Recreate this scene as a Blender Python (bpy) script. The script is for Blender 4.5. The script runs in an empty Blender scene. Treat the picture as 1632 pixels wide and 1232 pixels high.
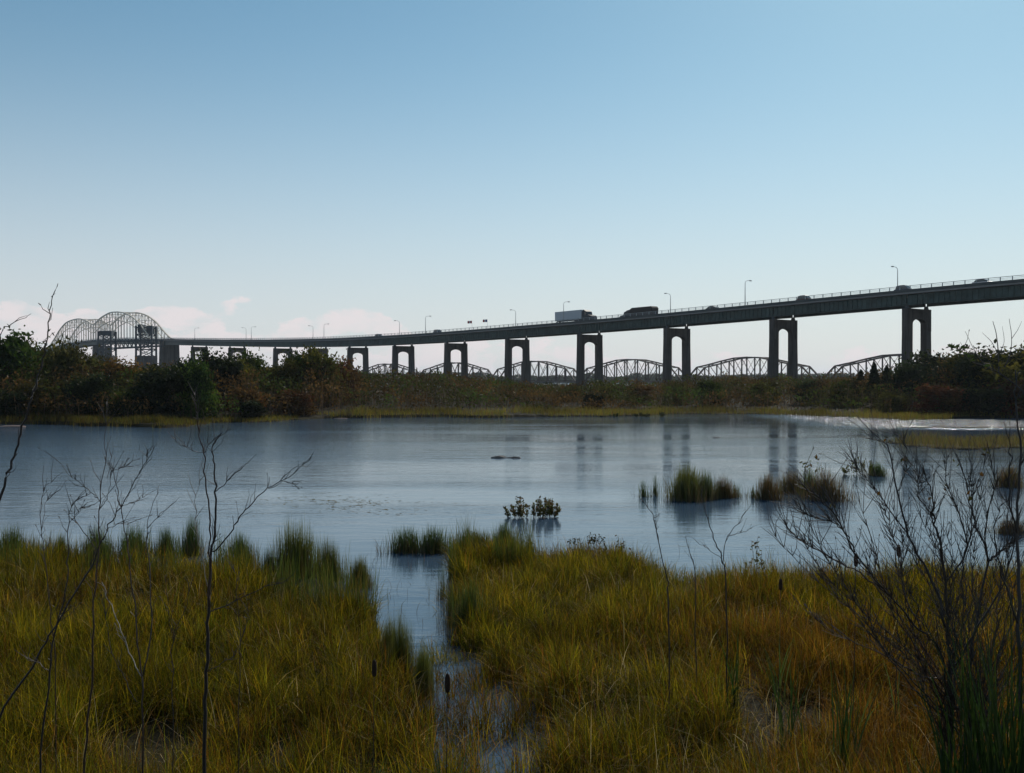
import bpy, math, random
import numpy as np
from mathutils import Vector, Matrix
R = math.radians
rng = np.random.default_rng(7)
random.seed(7)
C = bpy.context.scene.collection
scene = bpy.context.scene
H = 4.5            # eye height above the pond
F = 1632.0; CX = 816.0; HZ = 602.0

# ------------------------------------------------------------------ camera, sky, sun, exposure
cam = bpy.data.cameras.new('camera'); camo = bpy.data.objects.new('camera', cam); C.objects.link(camo)
cam.lens = 36; cam.sensor_width = 36; cam.clip_end = 20000; cam.clip_start = 0.05
camo.location = (0, 0, H); camo.rotation_euler = (R(90) - math.atan(14 / 1632), 0, 0)
scene.camera = camo
SUN_EL = R(37); SUN_AZ = R(25)      # azimuth clockwise from +Y
world = bpy.data.worlds.new('World'); scene.world = world; world.use_nodes = True
nt = world.node_tree; nt.nodes.clear()
def N(t, kind, **kw):
    n = t.nodes.new(kind)
    for k, v in kw.items():
        setattr(n, k, v)
    return n
def math_n(t, op, a, b=None, c=None, clamp=False):
    n = t.nodes.new('ShaderNodeMath'); n.operation = op; n.use_clamp = clamp
    for i, v in enumerate((a, b, c)):
        if v is None: continue
        if isinstance(v, (int, float)): n.inputs[i].default_value = v
        else: t.links.new(v, n.inputs[i])
    return n.outputs[0]
def smooth(t, v, a, b):
    n = t.nodes.new('ShaderNodeMapRange'); n.interpolation_type = 'SMOOTHSTEP'
    t.links.new(v, n.inputs['Value']); n.inputs['From Min'].default_value = a; n.inputs['From Max'].default_value = b
    return n.outputs['Result']
sky = N(nt, 'ShaderNodeTexSky', sky_type='NISHITA', sun_disc=False, sun_elevation=SUN_EL, sun_rotation=SUN_AZ)
sky.air_density = 1.0; sky.dust_density = 0.35; sky.ozone_density = 1.0; sky.altitude = 150
tc = N(nt, 'ShaderNodeTexCoord')
sep = N(nt, 'ShaderNodeSeparateXYZ'); nt.links.new(tc.outputs['Generated'], sep.inputs[0])
# clouds: direction -> (azimuth, elevation) plane, low cumulus banks above the horizon
az = math_n(nt, 'ARCTAN2', sep.outputs['X'], sep.outputs['Y'])
comb = N(nt, 'ShaderNodeCombineXYZ')
nt.links.new(math_n(nt, 'MULTIPLY', az, 14.0), comb.inputs[0]); nt.links.new(math_n(nt, 'MULTIPLY', sep.outputs['Z'], 26.0), comb.inputs[1])
nz = N(nt, 'ShaderNodeTexNoise'); nz.inputs['Scale'].default_value = 1.15; nz.inputs['Detail'].default_value = 8; nz.inputs['Roughness'].default_value = .56
nt.links.new(comb.outputs[0], nz.inputs['Vector'])
# bank height varies round the compass
comb2 = N(nt, 'ShaderNodeCombineXYZ'); nt.links.new(math_n(nt, 'MULTIPLY', az, 4.0), comb2.inputs[0])
nz2 = N(nt, 'ShaderNodeTexNoise'); nz2.inputs['Scale'].default_value = 1.0; nz2.inputs['Detail'].default_value = 2
nt.links.new(comb2.outputs[0], nz2.inputs['Vector'])
left_bias = smooth(nt, az, 0.32, -0.30)
top = math_n(nt, 'ADD', math_n(nt, 'MULTIPLY', left_bias, .050), math_n(nt, 'MULTIPLY', nz2.outputs[0], .045))
dens = math_n(nt, 'SUBTRACT', math_n(nt, 'ADD', math_n(nt, 'MULTIPLY', nz.outputs[0], 2.6), math_n(nt, 'MULTIPLY', math_n(nt, 'MINIMUM', math_n(nt, 'SUBTRACT', top, sep.outputs['Z']), .018), 20.0)), 1.42)
m1 = smooth(nt, dens, 0.06, 0.22)
comb3 = N(nt, 'ShaderNodeCombineXYZ')
nt.links.new(math_n(nt, 'MULTIPLY', az, 30.0), comb3.inputs[0]); nt.links.new(math_n(nt, 'MULTIPLY', sep.outputs['Z'], 60.0), comb3.inputs[1])
nz3 = N(nt, 'ShaderNodeTexNoise'); nz3.inputs['Scale'].default_value = 1.3; nz3.inputs['Detail'].default_value = 5
nt.links.new(comb3.outputs[0], nz3.inputs['Vector'])
m2 = math_n(nt, 'MULTIPLY', m1, math_n(nt, 'MULTIPLY', smooth(nt, nz3.outputs[0], .22, .6), .80))
hz_f = math_n(nt, 'POWER', math_n(nt, 'SUBTRACT', 1.0, smooth(nt, sep.outputs['Z'], -0.04, 0.42)), 1.65)
SKYG = (0.67, 0.915, 0.89, 1)
mixg = N(nt, 'ShaderNodeMix', data_type='RGBA', blend_type='MULTIPLY'); mixg.inputs[0].default_value = 1
nt.links.new(sky.outputs[0], mixg.inputs[6]); mixg.inputs[7].default_value = SKYG
mixh = N(nt, 'ShaderNodeMix', data_type='RGBA'); nt.links.new(math_n(nt, 'MULTIPLY', hz_f, .88), mixh.inputs[0])
nt.links.new(mixg.outputs[2], mixh.inputs[6]); mixh.inputs[7].default_value = (7.5, 7.25, 7.9, 1)
mixc = N(nt, 'ShaderNodeMix', data_type='RGBA'); nt.links.new(m2, mixc.inputs[0])
nt.links.new(mixh.outputs[2], mixc.inputs[6]); mixc.inputs[7].default_value = (8.8, 8.0, 8.1, 1)
bg = N(nt, 'ShaderNodeBackground'); bg.inputs[1].default_value = 0.101
nt.links.new(mixc.outputs[2], bg.inputs[0])
wo = N(nt, 'ShaderNodeOutputWorld'); nt.links.new(bg.outputs[0], wo.inputs[0])

sl = bpy.data.lights.new('sun', 'SUN'); sl.energy = 3.6; sl.angle = R(0.5); sl.color = (1, .93, .82)
so = bpy.data.objects.new('sun', sl); C.objects.link(so)
sd = Vector((math.sin(SUN_AZ) * math.cos(SUN_EL), math.cos(SUN_AZ) * math.cos(SUN_EL), math.sin(SUN_EL)))
so.rotation_euler = (-sd).to_track_quat('-Z', 'Y').to_euler()
so.location = (40, 60, 80)
scene.view_settings.view_transform = 'Standard'; scene.view_settings.look = 'None'
scene.view_settings.gamma = 1; scene.view_settings.exposure = -0.1
scene.view_settings.use_curve_mapping = False
scene.render.engine = 'CYCLES'
scene.cycles.max_bounces = 6; scene.cycles.transparent_max_bounces = 8

# ------------------------------------------------------------------ helpers
def tag(o, label=None, cat=None, group=None, kind=None):
    if label: o['label'] = label
    if cat: o['category'] = cat
    if group: o['group'] = group
    if kind: o['kind'] = kind
    return o
def thing(name, label, cat, loc=(0, 0, 0), rz=0, group=None):
    o = bpy.data.objects.new(name, None); C.objects.link(o)
    o.location = loc; o.rotation_euler = (0, 0, rz); o.empty_display_size = .5
    return tag(o, label, cat, group)
def copy_tree(o, parent=None):
    c = o.copy(); C.objects.link(c); c.parent = parent
    for ch in [x for x in o.children]: copy_tree(ch, c)
    return c
class MB:
    """collects shapes; build() links them as ONE mesh object"""
    def __init__(s, origin=(0, 0, 0)): s.v = []; s.f = []; s.o = Vector(origin)
    def add(s, vs, fs):
        b = len(s.v); s.v += [tuple(Vector(v) - s.o) for v in vs]; s.f += [tuple(b + i for i in f) for f in fs]
    def box(s, c, e, ax=None):
        """centre, full extents, optional 3 axes"""
        c = Vector(c); ax = ax or (Vector((1, 0, 0)), Vector((0, 1, 0)), Vector((0, 0, 1)))
        vs = [c + ax[0] * (e[0] / 2 * i) + ax[1] * (e[1] / 2 * j) + ax[2] * (e[2] / 2 * k) for i in (-1, 1) for j in (-1, 1) for k in (-1, 1)]
        s.add(vs, [(0, 1, 3, 2), (4, 6, 7, 5), (0, 4, 5, 1), (2, 3, 7, 6), (0, 2, 6, 4), (1, 5, 7, 3)])
    def bar(s, a, b, w, h, up=Vector((0, 0, 1))):
        a = Vector(a); b = Vector(b); d = (b - a); L = d.length; d.normalize()
        sd_ = d.cross(up)
        if sd_.length < 1e-3: sd_ = d.cross(Vector((1, 0, 0)))
        sd_.normalize(); u = sd_.cross(d)
        s.box((a + b) / 2, (L, w, h), (d, sd_, u))
    def tube(s, pts, r0, r1, n=6, cap=True):
        pts = [Vector(p) for p in pts]; m = len(pts); vs = []; fs = []
        ref = Vector((.3, .2, .9)).normalized()
        for i, p in enumerate(pts):
            d = (pts[min(i + 1, m - 1)] - pts[max(i - 1, 0)]).normalized()
            a = d.cross(ref)
            if a.length < .05: a = d.cross(Vector((1, 0, 0)))
            a.normalize(); b = d.cross(a); r = r0 + (r1 - r0) * i / max(1, m - 1)
            for k in range(n):
                t = 2 * math.pi * k / n; vs.append(p + a * (r * math.cos(t)) + b * (r * math.sin(t)))
        for i in range(m - 1):
            for k in range(n):
                fs.append((i * n + k, i * n + (k + 1) % n, (i + 1) * n + (k + 1) % n, (i + 1) * n + k))
        if cap: fs.append(tuple(range(n))[::-1]); fs.append(tuple((m - 1) * n + k for k in range(n)))
        s.add(vs, fs)
    def prism(s, prof, c, ax, ay, az_, th):
        """2-D outline in (ax, ay) plane extruded th along az_, centred"""
        c = Vector(c); n = len(prof)
        a = [c + ax * p[0] + ay * p[1] - az_ * (th / 2) for p in prof]; b = [q + az_ * th for q in a]
        s.add(a + b, [tuple(range(n))[::-1], tuple(range(n, 2 * n))] + [(i, (i + 1) % n, n + (i + 1) % n, n + i) for i in range(n)])
    def build(s, name, mat, parent=None, smooth=False, bevel=0):
        me = bpy.data.meshes.new(name); me.from_pydata(s.v, [], s.f); me.materials.append(mat)
        if smooth: me.shade_smooth()
        o = bpy.data.objects.new(name, me); C.objects.link(o)
        if parent: o.parent = parent
        if bevel:
            m = o.modifiers.new('bevel', 'BEVEL'); m.width = bevel; m.segments = 2; m.limit_method = 'ANGLE'
        return o
def np_mesh(name, V, T, cols, mat, parent=None, quads=False):
    me = bpy.data.meshes.new(name); k = 4 if quads else 3
    me.vertices.add(len(V)); me.vertices.foreach_set('co', V.astype(np.float32).ravel())
    me.loops.add(T.size); me.loops.foreach_set('vertex_index', T.astype(np.int32).ravel())
    me.polygons.add(len(T)); me.polygons.foreach_set('loop_start', np.arange(0, T.size, k, dtype=np.int32))
    me.polygons.foreach_set('loop_total', np.full(len(T), k, dtype=np.int32))
    if cols is not None:
        at = me.attributes.new('Col', 'FLOAT_COLOR', 'POINT')
        c4 = np.ones((len(V), 4), np.float32); c4[:, :3] = cols; at.data.foreach_set('color', c4.ravel())
    me.update(); me.validate(); me.materials.append(mat)
    o = bpy.data.objects.new(name, me); C.objects.link(o)
    if parent: o.parent = parent
    return o
def P(px, py, d): return Vector(((px - CX) / F * d, d, H - (py - HZ) / F * d))
def G(px, py, z=0.0):
    d = (H - z) * F / (py - HZ); return Vector(((px - CX) / F * d, d, z))
def catmull(pts, n=4):
    pts = [Vector(p) for p in pts]
    if len(pts) < 3: return [pts[0].lerp(pts[-1], i / n) for i in range(n + 1)]
    q = [pts[0] * 2 - pts[1]] + pts + [pts[-1] * 2 - pts[-2]]; out = []
    for i in range(1, len(q) - 2):
        a, b, c, d = q[i - 1], q[i], q[i + 1], q[i + 2]
        for j in range(n):
            t = j / n
            out.append(.5 * ((2 * b) + (c - a) * t + (2 * a - 5 * b + 4 * c - d) * t * t + (3 * b - a - 3 * c + d) * t ** 3))
    out.append(pts[-1]); return out
_lat = rng.random((257, 257))
def vnoise(x, y, s=1.0, o=0.0):
    x = np.asarray(x, float) / s + 57.3 + o; y = np.asarray(y, float) / s + 31.7 + o * 1.7
    xi = np.floor(x).astype(int); yi = np.floor(y).astype(int); fx = x - xi; fy = y - yi
    fx = fx * fx * (3 - 2 * fx); fy = fy * fy * (3 - 2 * fy)
    g = lambda a, b: _lat[a % 256, b % 256]
    return (g(xi, yi) * (1 - fx) + g(xi + 1, yi) * fx) * (1 - fy) + (g(xi, yi + 1) * (1 - fx) + g(xi + 1, yi + 1) * fx) * fy

# ------------------------------------------------------------------ materials
def mat(name, col, rough=.6, metal=0, nscale=None, namt=.25, bump=0, spec=.3):
    m = bpy.data.materials.new(name); m.use_nodes = True; t = m.node_tree; b = t.nodes['Principled BSDF']
    b.inputs['Base Color'].default_value = (*col, 1); b.inputs['Roughness'].default_value = rough
    b.inputs['Metallic'].default_value = metal; b.inputs['Specular IOR Level'].default_value = spec
    if nscale:
        tc_ = N(t, 'ShaderNodeTexCoord'); nn = N(t, 'ShaderNodeTexNoise'); nn.inputs['Scale'].default_value = nscale; nn.inputs['Detail'].default_value = 7
        nn.inputs['Roughness'].default_value = .65
        t.links.new(tc_.outputs['Object'], nn.inputs['Vector'])
        mx = N(t, 'ShaderNodeMix', data_type='RGBA'); t.links.new(nn.outputs[0], mx.inputs[0])
        mx.inputs[6].default_value = (*[c * (1 - namt) for c in col], 1); mx.inputs[7].default_value = (*[min(1, c * (1 + namt)) for c in col], 1)
        t.links.new(mx.outputs[2], b.inputs['Base Color'])
        if bump:
            bp = N(t, 'ShaderNodeBump'); bp.inputs['Strength'].default_value = bump; t.links.new(nn.outputs[0], bp.inputs['Height']); t.links.new(bp.outputs[0], b.inputs['Normal'])
    return m
def streak(m, sc=(1.2, 1.2, .09), amt=.55):
    t = m.node_tree; b = t.nodes['Principled BSDF']; src = b.inputs['Base Color'].links[0].from_socket
    tc_ = N(t, 'ShaderNodeTexCoord'); mp = N(t, 'ShaderNodeMapping'); mp.inputs['Scale'].default_value = sc; t.links.new(tc_.outputs['Object'], mp.inputs[0])
    nn = N(t, 'ShaderNodeTexNoise'); nn.inputs['Scale'].default_value = 1; nn.inputs['Detail'].default_value = 6; nn.inputs['Roughness'].default_value = .7; t.links.new(mp.outputs[0], nn.inputs['Vector'])
    mx = N(t, 'ShaderNodeMix', data_type='RGBA', blend_type='MULTIPLY'); mx.inputs[0].default_value = 1; t.links.new(src, mx.inputs[6])
    cr = N(t, 'ShaderNodeValToRGB'); cr.color_ramp.elements[0].position = .35; cr.color_ramp.elements[0].color = (1 - amt, 1 - amt * 1.05, 1 - amt * 1.1, 1); cr.color_ramp.elements[1].position = .65; cr.color_ramp.elements[1].color = (1.25, 1.22, 1.18, 1)
    t.links.new(nn.outputs[0], cr.inputs[0]); t.links.new(cr.outputs[0], mx.inputs[7]); t.links.new(mx.outputs[2], b.inputs['Base Color'])
def foliage(name, trans=.45, gloss=.04, tint=(1, 1, 1), vary=.25):
    m = bpy.data.materials.new(name); m.use_nodes = True; t = m.node_tree; t.nodes.clear()
    at = N(t, 'ShaderNodeAttribute', attribute_name='Col'); oi = N(t, 'ShaderNodeObjectInfo')
    hs = N(t, 'ShaderNodeHueSaturation'); t.links.new(at.outputs['Color'], hs.inputs['Color'])
    t.links.new(math_n(t, 'ADD', math_n(t, 'MULTIPLY', oi.outputs['Random'], vary * .16), .5 - vary * .08), hs.inputs['Hue'])
    t.links.new(math_n(t, 'ADD', math_n(t, 'MULTIPLY', oi.outputs['Random'], vary * 2), 1 - vary), hs.inputs['Value'])
    mx = N(t, 'ShaderNodeMix', data_type='RGBA', blend_type='MULTIPLY'); mx.inputs[0].default_value = 1
    t.links.new(hs.outputs[0], mx.inputs[6]); mx.inputs[7].default_value = (*tint, 1)
    d = N(t, 'ShaderNodeBsdfDiffuse'); tr = N(t, 'ShaderNodeBsdfTranslucent'); g = N(t, 'ShaderNodeBsdfGlossy'); g.inputs['Roughness'].default_value = .42
    t.links.new(mx.outputs[2], d.inputs[0]); t.links.new(mx.outputs[2], tr.inputs[0])
    a = N(t, 'ShaderNodeMixShader'); a.inputs[0].default_value = trans; t.links.new(d.outputs[0], a.inputs[1]); t.links.new(tr.outputs[0], a.inputs[2])
    b = N(t, 'ShaderNodeMixShader'); b.inputs[0].default_value = gloss; t.links.new(a.outputs[0], b.inputs[1]); t.links.new(g.outputs[0], b.inputs[2])
    o = N(t, 'ShaderNodeOutputMaterial'); t.links.new(b.outputs[0], o.inputs[0]); return m
M = dict(
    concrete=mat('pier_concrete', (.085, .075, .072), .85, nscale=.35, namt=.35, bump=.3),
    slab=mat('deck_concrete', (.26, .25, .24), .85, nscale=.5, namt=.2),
    girder=mat('green_girder_steel', (.035, .075, .075), .5, nscale=.4, namt=.3),
    rail=mat('railing_steel', (.33, .36, .37), .45, .3, nscale=2),
    lamp=mat('lamp_pole_metal', (.32, .33, .34), .4, .6, nscale=3),
    lens=mat('lamp_lens', (.5, .5, .45), .3),
    arch=mat('tan_truss_paint', (.78, .68, .55), .6, nscale=.4, namt=.2),
    truss=mat('rusty_truss_steel', (.060, .040, .034), .7, nscale=.5, namt=.4),
    dark=mat('dark_tower_steel', (.05, .058, .068), .6, nscale=.3, namt=.3),
    stone=mat('stone_pier', (.19, .18, .165), .9, nscale=.8, namt=.35, bump=.4),
    parapet=mat('dark_parapet', (.07, .08, .08), .7, nscale=.6, namt=.3),
    asphalt=mat('asphalt', (.05, .05, .05), .9, nscale=2, namt=.2),
    bark=mat('bark', (.032, .024, .020), .6, nscale=18, namt=.5, bump=.4, spec=.5),
    palebark=mat('pale_dry_bark', (.30, .25, .20), .45, nscale=22, namt=.4, bump=.3, spec=.5),
    redbark=mat('red_brown_bark', (.055, .032, .026), .45, nscale=20, namt=.4, bump=.3, spec=.6),
    cattail=mat('cattail_head', (.045, .025, .015), .95, nscale=60, namt=.4, bump=.6),
    rock=mat('dark_wet_rock', (.04, .036, .032), .85, nscale=5, namt=.4, bump=.5),
    pinkrock=mat('pinkish_rock', (.15, .11, .095), .9, nscale=2, namt=.3, bump=.5),
    log=mat('weathered_log', (.24, .19, .16), .45, nscale=4, namt=.7, bump=.5),
    trailer=mat('white_trailer_paint', (.55, .57, .60), .4, nscale=.8, namt=.08),
    cabdark=mat('dark_cab_paint', (.02, .024, .034), .6, nscale=2, namt=.1, spec=.5),
    boxdark=mat('dark_brown_box', (.03, .025, .025), .8, nscale=1.5, namt=.2),
    tyre=mat('tyre_rubber', (.02, .02, .02), .85, nscale=6), glass=mat('dark_vehicle_glass', (.02, .025, .03), .08, spec=.6, nscale=3, namt=.05),
    silver=mat('silver_car_paint', (.45, .46, .48), .28, .4, nscale=3, namt=.05), blackcar=mat('black_car_paint', (.02, .02, .022), .2, spec=.6, nscale=3, namt=.05),
    redcar=mat('dark_red_car_paint', (.12, .015, .015), .25, spec=.6, nscale=3, namt=.05), bluecar=mat('dark_blue_car_paint', (.02, .04, .09), .25, spec=.6, nscale=3, namt=.05),
    flagred=mat('red_flag_cloth', (.5, .03, .03), .8, nscale=6, namt=.1), flagwhite=mat('white_flag_cloth', (.7, .7, .7), .8, nscale=6, namt=.05), flagblue=mat('blue_flag_cloth', (.04, .06, .25), .8, nscale=6, namt=.1),
    grass=foliage('marsh_grass_blades', .64, .008, vary=0), leaf=foliage('shrub_leaves', .40, .008), reed=foliage('reed_blades', .45, .02, vary=.12),
    wood=foliage('distant_wood_leaves', .3, .02, vary=.1), twig=foliage('thicket_twigs', .15, .03, vary=0),
)
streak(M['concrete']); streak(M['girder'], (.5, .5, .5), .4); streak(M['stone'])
# ground
gm = bpy.data.materials.new('wet_marsh_earth'); gm.use_nodes = True; t = gm.node_tree; b = t.nodes['Principled BSDF']; b.inputs['Roughness'].default_value = .9; b.inputs['Specular IOR Level'].default_value = .1
tc_ = N(t, 'ShaderNodeTexCoord'); nn = N(t, 'ShaderNodeTexNoise'); nn.inputs['Scale'].default_value = .35; nn.inputs['Detail'].default_value = 10; nn.inputs['Roughness'].default_value = .7
t.links.new(tc_.outputs['Object'], nn.inputs['Vector']); cr = N(t, 'ShaderNodeValToRGB'); t.links.new(nn.outputs[0], cr.inputs[0])
cr.color_ramp.elements[0].position = .35; cr.color_ramp.elements[0].color = (.012, .010, .005, 1); cr.color_ramp.elements[1].position = .7; cr.color_ramp.elements[1].color = (.034, .030, .012, 1)
t.links.new(cr.outputs[0], b.inputs['Base Color']); bp = N(t, 'ShaderNodeBump'); bp.inputs['Strength'].default_value = .6; bp.inputs['Distance'].default_value = .1
nf = N(t, 'ShaderNodeTexNoise'); nf.inputs['Scale'].default_value = 6; nf.inputs['Detail'].default_value = 6; t.links.new(tc_.outputs['Object'], nf.inputs['Vector']); t.links.new(nf.outputs[0], bp.inputs['Height']); t.links.new(bp.outputs[0], b.inputs['Normal'])
M['ground'] = gm
# water
wm = bpy.data.materials.new('pond_water'); wm.use_nodes = True; t = wm.node_tree; b = t.nodes['Principled BSDF']
b.inputs['Base Color'].default_value = (.048, .084, .130, 1); b.inputs['Roughness'].default_value = .05; b.inputs['IOR'].default_value = 1.333; b.inputs['Specular IOR Level'].default_value = .5
tc_ = N(t, 'ShaderNodeTexCoord')
def wnoise(sx, sy, det, rough=.55):
    mp = N(t, 'ShaderNodeMapping'); mp.inputs['Scale'].default_value = (sx, sy, 1); t.links.new(tc_.outputs['Object'], mp.inputs[0])
    n_ = N(t, 'ShaderNodeTexNoise'); n_.inputs['Scale'].default_value = 1; n_.inputs['Detail'].default_value = det; n_.inputs['Roughness'].default_value = rough
    t.links.new(mp.outputs[0], n_.inputs['Vector']); return n_.outputs[0]
rip = wnoise(1.2, 3.8, 5, .65)
fine = wnoise(7, 14, 3)
wind = smooth(t, wnoise(.02, .11, 3), .38, .66)          # gusts roughen some bands more than others
sp_ = N(t, 'ShaderNodeSeparateXYZ'); t.links.new(tc_.outputs['Object'], sp_.inputs[0])
far_ = smooth(t, sp_.outputs['Y'], 24, 70)
choppy = math_n(t, 'MULTIPLY', smooth(t, sp_.outputs['Y'], 86, 98), math_n(t, 'MULTIPLY', smooth(t, sp_.outputs['X'], 26, 44), smooth(t, wnoise(.9, 1.1, 2), .40, .54)))
amp = math_n(t, 'ADD', math_n(t, 'MULTIPLY', math_n(t, 'ADD', math_n(t, 'MULTIPLY', far_, .05), .19), math_n(t, 'ADD', math_n(t, 'MULTIPLY', wind, .8), .30)), math_n(t, 'MULTIPLY', choppy, 3.5))
amp = math_n(t, 'ADD', amp, math_n(t, 'MULTIPLY', math_n(t, 'MULTIPLY', smooth(t, sp_.outputs['X'], 2, -34), smooth(t, sp_.outputs['Y'], 26, 60)), .55))
swl = math_n(t, 'MULTIPLY', wnoise(.45, 1.3, 3, .7), 2.4)
hgt = math_n(t, 'MULTIPLY', math_n(t, 'ADD', swl, math_n(t, 'ADD', rip, math_n(t, 'MULTIPLY', fine, .22))), amp)
bp = N(t, 'ShaderNodeBump'); bp.inputs['Strength'].default_value = 1.0; bp.inputs['Distance'].default_value = .045
t.links.new(hgt, bp.inputs['Height']); t.links.new(bp.outputs[0], b.inputs['Normal'])
t.links.new(math_n(t, 'ADD', math_n(t, 'ADD', math_n(t, 'MULTIPLY', smooth(t, sp_.outputs['Y'], 30, 90), .03), .04), math_n(t, 'MULTIPLY', choppy, .10)), b.inputs['Roughness'])
M['water'] = wm

# ------------------------------------------------------------------ terrain
PXF = np.array([-1500, -400, 0, 120, 250, 400, 550, 700, 850, 960, 1100, 1250, 1350, 1440, 1632, 2100, 3200.])
PYF = np.array([690, 682, 678, 678, 680, 674, 668, 665, 664, 663, 660, 661, 665, 668, 668, 672, 700.])
DFAR = H * F / (PYF - HZ)
def d_far(x, y):
    px = CX + F * np.asarray(x) / np.maximum(np.asarray(y), 1.0)
    return np.interp(px, PXF, DFAR) + (vnoise(x, y, 9) - .5) * 7 + (vnoise(x, y, 3, 5) - .5) * 3
PXN = np.array([-2500, 0, 200, 400, 450, 540, 600, 612, 700, 718, 760, 1000, 1050, 1200, 1400, 1632, 3500.])
DN = np.array([24, 24, 24.0, 22.6, 21.2, 19.9, 19.2, 18.4, 21.5, 24.4, 24.8, 24.6, 22.8, 22.0, 22.4, 22.8, 22.8])
def d_near(x, y):
    px = CX + F * np.asarray(x) / np.maximum(np.asarray(y), 1.0)
    return np.interp(px, PXN, DN) + (vnoise(x, y, 1.6) - .5) * 1.6
def in_poly(x, y, poly):
    x = np.asarray(x); y = np.asarray(y); ins = np.zeros(x.shape, bool); n = len(poly)
    for i in range(n):
        x1, y1 = poly[i]; x2, y2 = poly[(i + 1) % n]
        c = ((y1 > y) != (y2 > y)) & (x < (x2 - x1) * (y - y1) / (y2 - y1 + 1e-12) + x1); ins ^= c
    return ins
def gpoly(l): return [tuple(G(a, b)[:2]) for a, b in l]
CHAN = gpoly([(580, 890), (596, 960), (600, 1010), (609, 1062), (650, 1105), (685, 1150), (715, 1200), (750, 1300), (905, 1300), (880, 1190), (850, 1130), (800, 1090), (760, 1060), (735, 1030), (724, 1000), (738, 960), (728, 890)])
CHAN_LOW = gpoly([(640, 1085), (680, 1150), (712, 1210), (750, 1300), (940, 1300), (915, 1150), (850, 1080), (760, 1040), (722, 1020)])
def in_chan(x, y):
    xx = x + (vnoise(x, y, .8, 3) - .5) * .6 + (vnoise(x, y, .3, 13) - .5) * .3
    return in_poly(xx, y, CHAN)
def spit(x, y):
    px = CX + F * x / np.maximum(y, 1)
    return (px > 1425 + (vnoise(x, y, 2) - .5) * 60) & (y > 66 + (vnoise(x, y, 3) - .5) * 3 - np.clip((px - 1430) / 120, 0, 2)) & (y < 73.5 + (vnoise(x, y, 3, 9) - .5) * 3)
def ground_z(x, y):
    x = np.asarray(x, float); y = np.asarray(y, float)
    df = d_far(x, y); dn = d_near(x, y)
    bank = np.interp(y, [-60, 0, 4, 7.5, 10.2], [3.4, 2.9, 2.1, .75, .04])
    marsh = .05 + (vnoise(x, y, 1.2) - .5) * .08
    z = np.where(y < 10.2, bank + (vnoise(x, y, 1.5) - .5) * .12, marsh)
    z = np.where((y >= 10.2) & (y > dn), -.25 - np.clip((y - dn) * .25, 0, 1.3), z)
    z = np.where(in_chan(x, y) & (y > 8), -.22, z)
    z = np.where(spit(x, y), .06, z)
    bar = (CX + F * x / np.maximum(y, 1) > 1436) & (y > 91.5) & (y < 93.5) & (vnoise(x, y, 2.5) > .18)
    z = np.where(bar, .06, z)
    land = .15 + np.clip((y - df) * .04, 0, .9) + (vnoise(x, y, 12) - .5) * .4
    z = np.where(y > df, land, z)
    gap = (y > 198) & (y < 224) & (x > -4) & (x < 60)
    z = np.where(gap, -.6, z)
    z = np.where((y > 372 + (vnoise(x, y, 30) - .5) * 25) & (y < 900), -2.0, z)
    z = np.where(y >= 900, .8 + np.clip((y - 900) * .01, 0, 6), z)
    return z
xs = np.unique(np.concatenate([np.arange(-16, 16, .2), np.arange(-70, 70, 1.0), np.arange(-260, 260, 8), [-6000, -3000, -1500, -900, -600, -400, 400, 600, 900, 1500, 3000, 6000]]))
ys = np.unique(np.concatenate([np.arange(-8, 27, .2), np.arange(27, 135, 1.0), np.arange(135, 240, 4), np.arange(240, 460, 10), [-300, -80, -40, -20, 500, 600, 899, 901, 1000, 1300, 2000, 4000, 9000]]))
XX, YY = np.meshgrid(xs, ys); ZZ = ground_z(XX, YY)
V = np.stack([XX.ravel(), YY.ravel(), ZZ.ravel()], 1); nx = len(xs); ny = len(ys)
ii, jj = np.meshgrid(np.arange(nx - 1), np.arange(ny - 1)); a = (jj * nx + ii).ravel()
go = np_mesh('ground', V, np.stack([a, a + 1, a + nx + 1, a + nx], 1), None, M['ground'], quads=True); go.data.shade_smooth(); tag(go, kind='structure')
w = MB(); w.add([(-6000, -2, 0), (6000, -2, 0), (6000, 1000, 0), (-6000, 1000, 0)], [(0, 1, 2, 3)])
tag(w.build('water', M['water']), kind='structure')

# ------------------------------------------------------------------ highway bridge
BX0, BY0, BDX, BDY = 86.9, 220.0, -21.3, 27.6
bt = Vector((BDX, BDY, 0)).normalized(); bn = Vector((bt.y, -bt.x, 0)); UP = Vector((0, 0, 1))   # bn points right and away
KZ = [-6, -3, -.66, 0, 1, 2, 3, 4, 5, 6, 7, 8, 9, 10.5, 11.96, 13.3, 15.2, 17.06, 18.9, 20.8, 22.5, 24.5]
ZE = [19.6, 19.4, 18.9, 18.5, 17.7, 16.95, 16.4, 16.05, 15.7, 15.6, 15.8, 16.3, 17.1, 18.6, 20.3, 21.9, 24.2, 25.6, 24.9, 22.3, 18.6, 13]
def zdeck(k):
    s = 0
    for d_, w_ in ((-.6, .25), (0, .5), (.6, .25)): s += w_ * float(np.interp(k + d_, KZ, ZE))
    return s + H - .45
def B(k, off=0, dz=0): 
    return Vector((BX0 + BDX * k, BY0 + BDY * k, zdeck(k) + dz)) + bn * off
SPAN = math.hypot(BDX, BDY)
def sweep(mb, ks, prof):
    """closed profile [(off,dz)..] swept along the bridge"""
    n = len(prof); vs = []; fs = []
    for k in ks:
        for o_, z_ in prof: vs.append(B(k, o_, z_))
    for i in range(len(ks) - 1):
        for j in range(n): fs.append((i * n + j, i * n + (j + 1) % n, (i + 1) * n + (j + 1) % n, (i + 1) * n + j))
    fs.append(tuple(range(n))[::-1]); fs.append(tuple((len(ks) - 1) * n + j for j in range(n))); mb.add(vs, fs)
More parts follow.
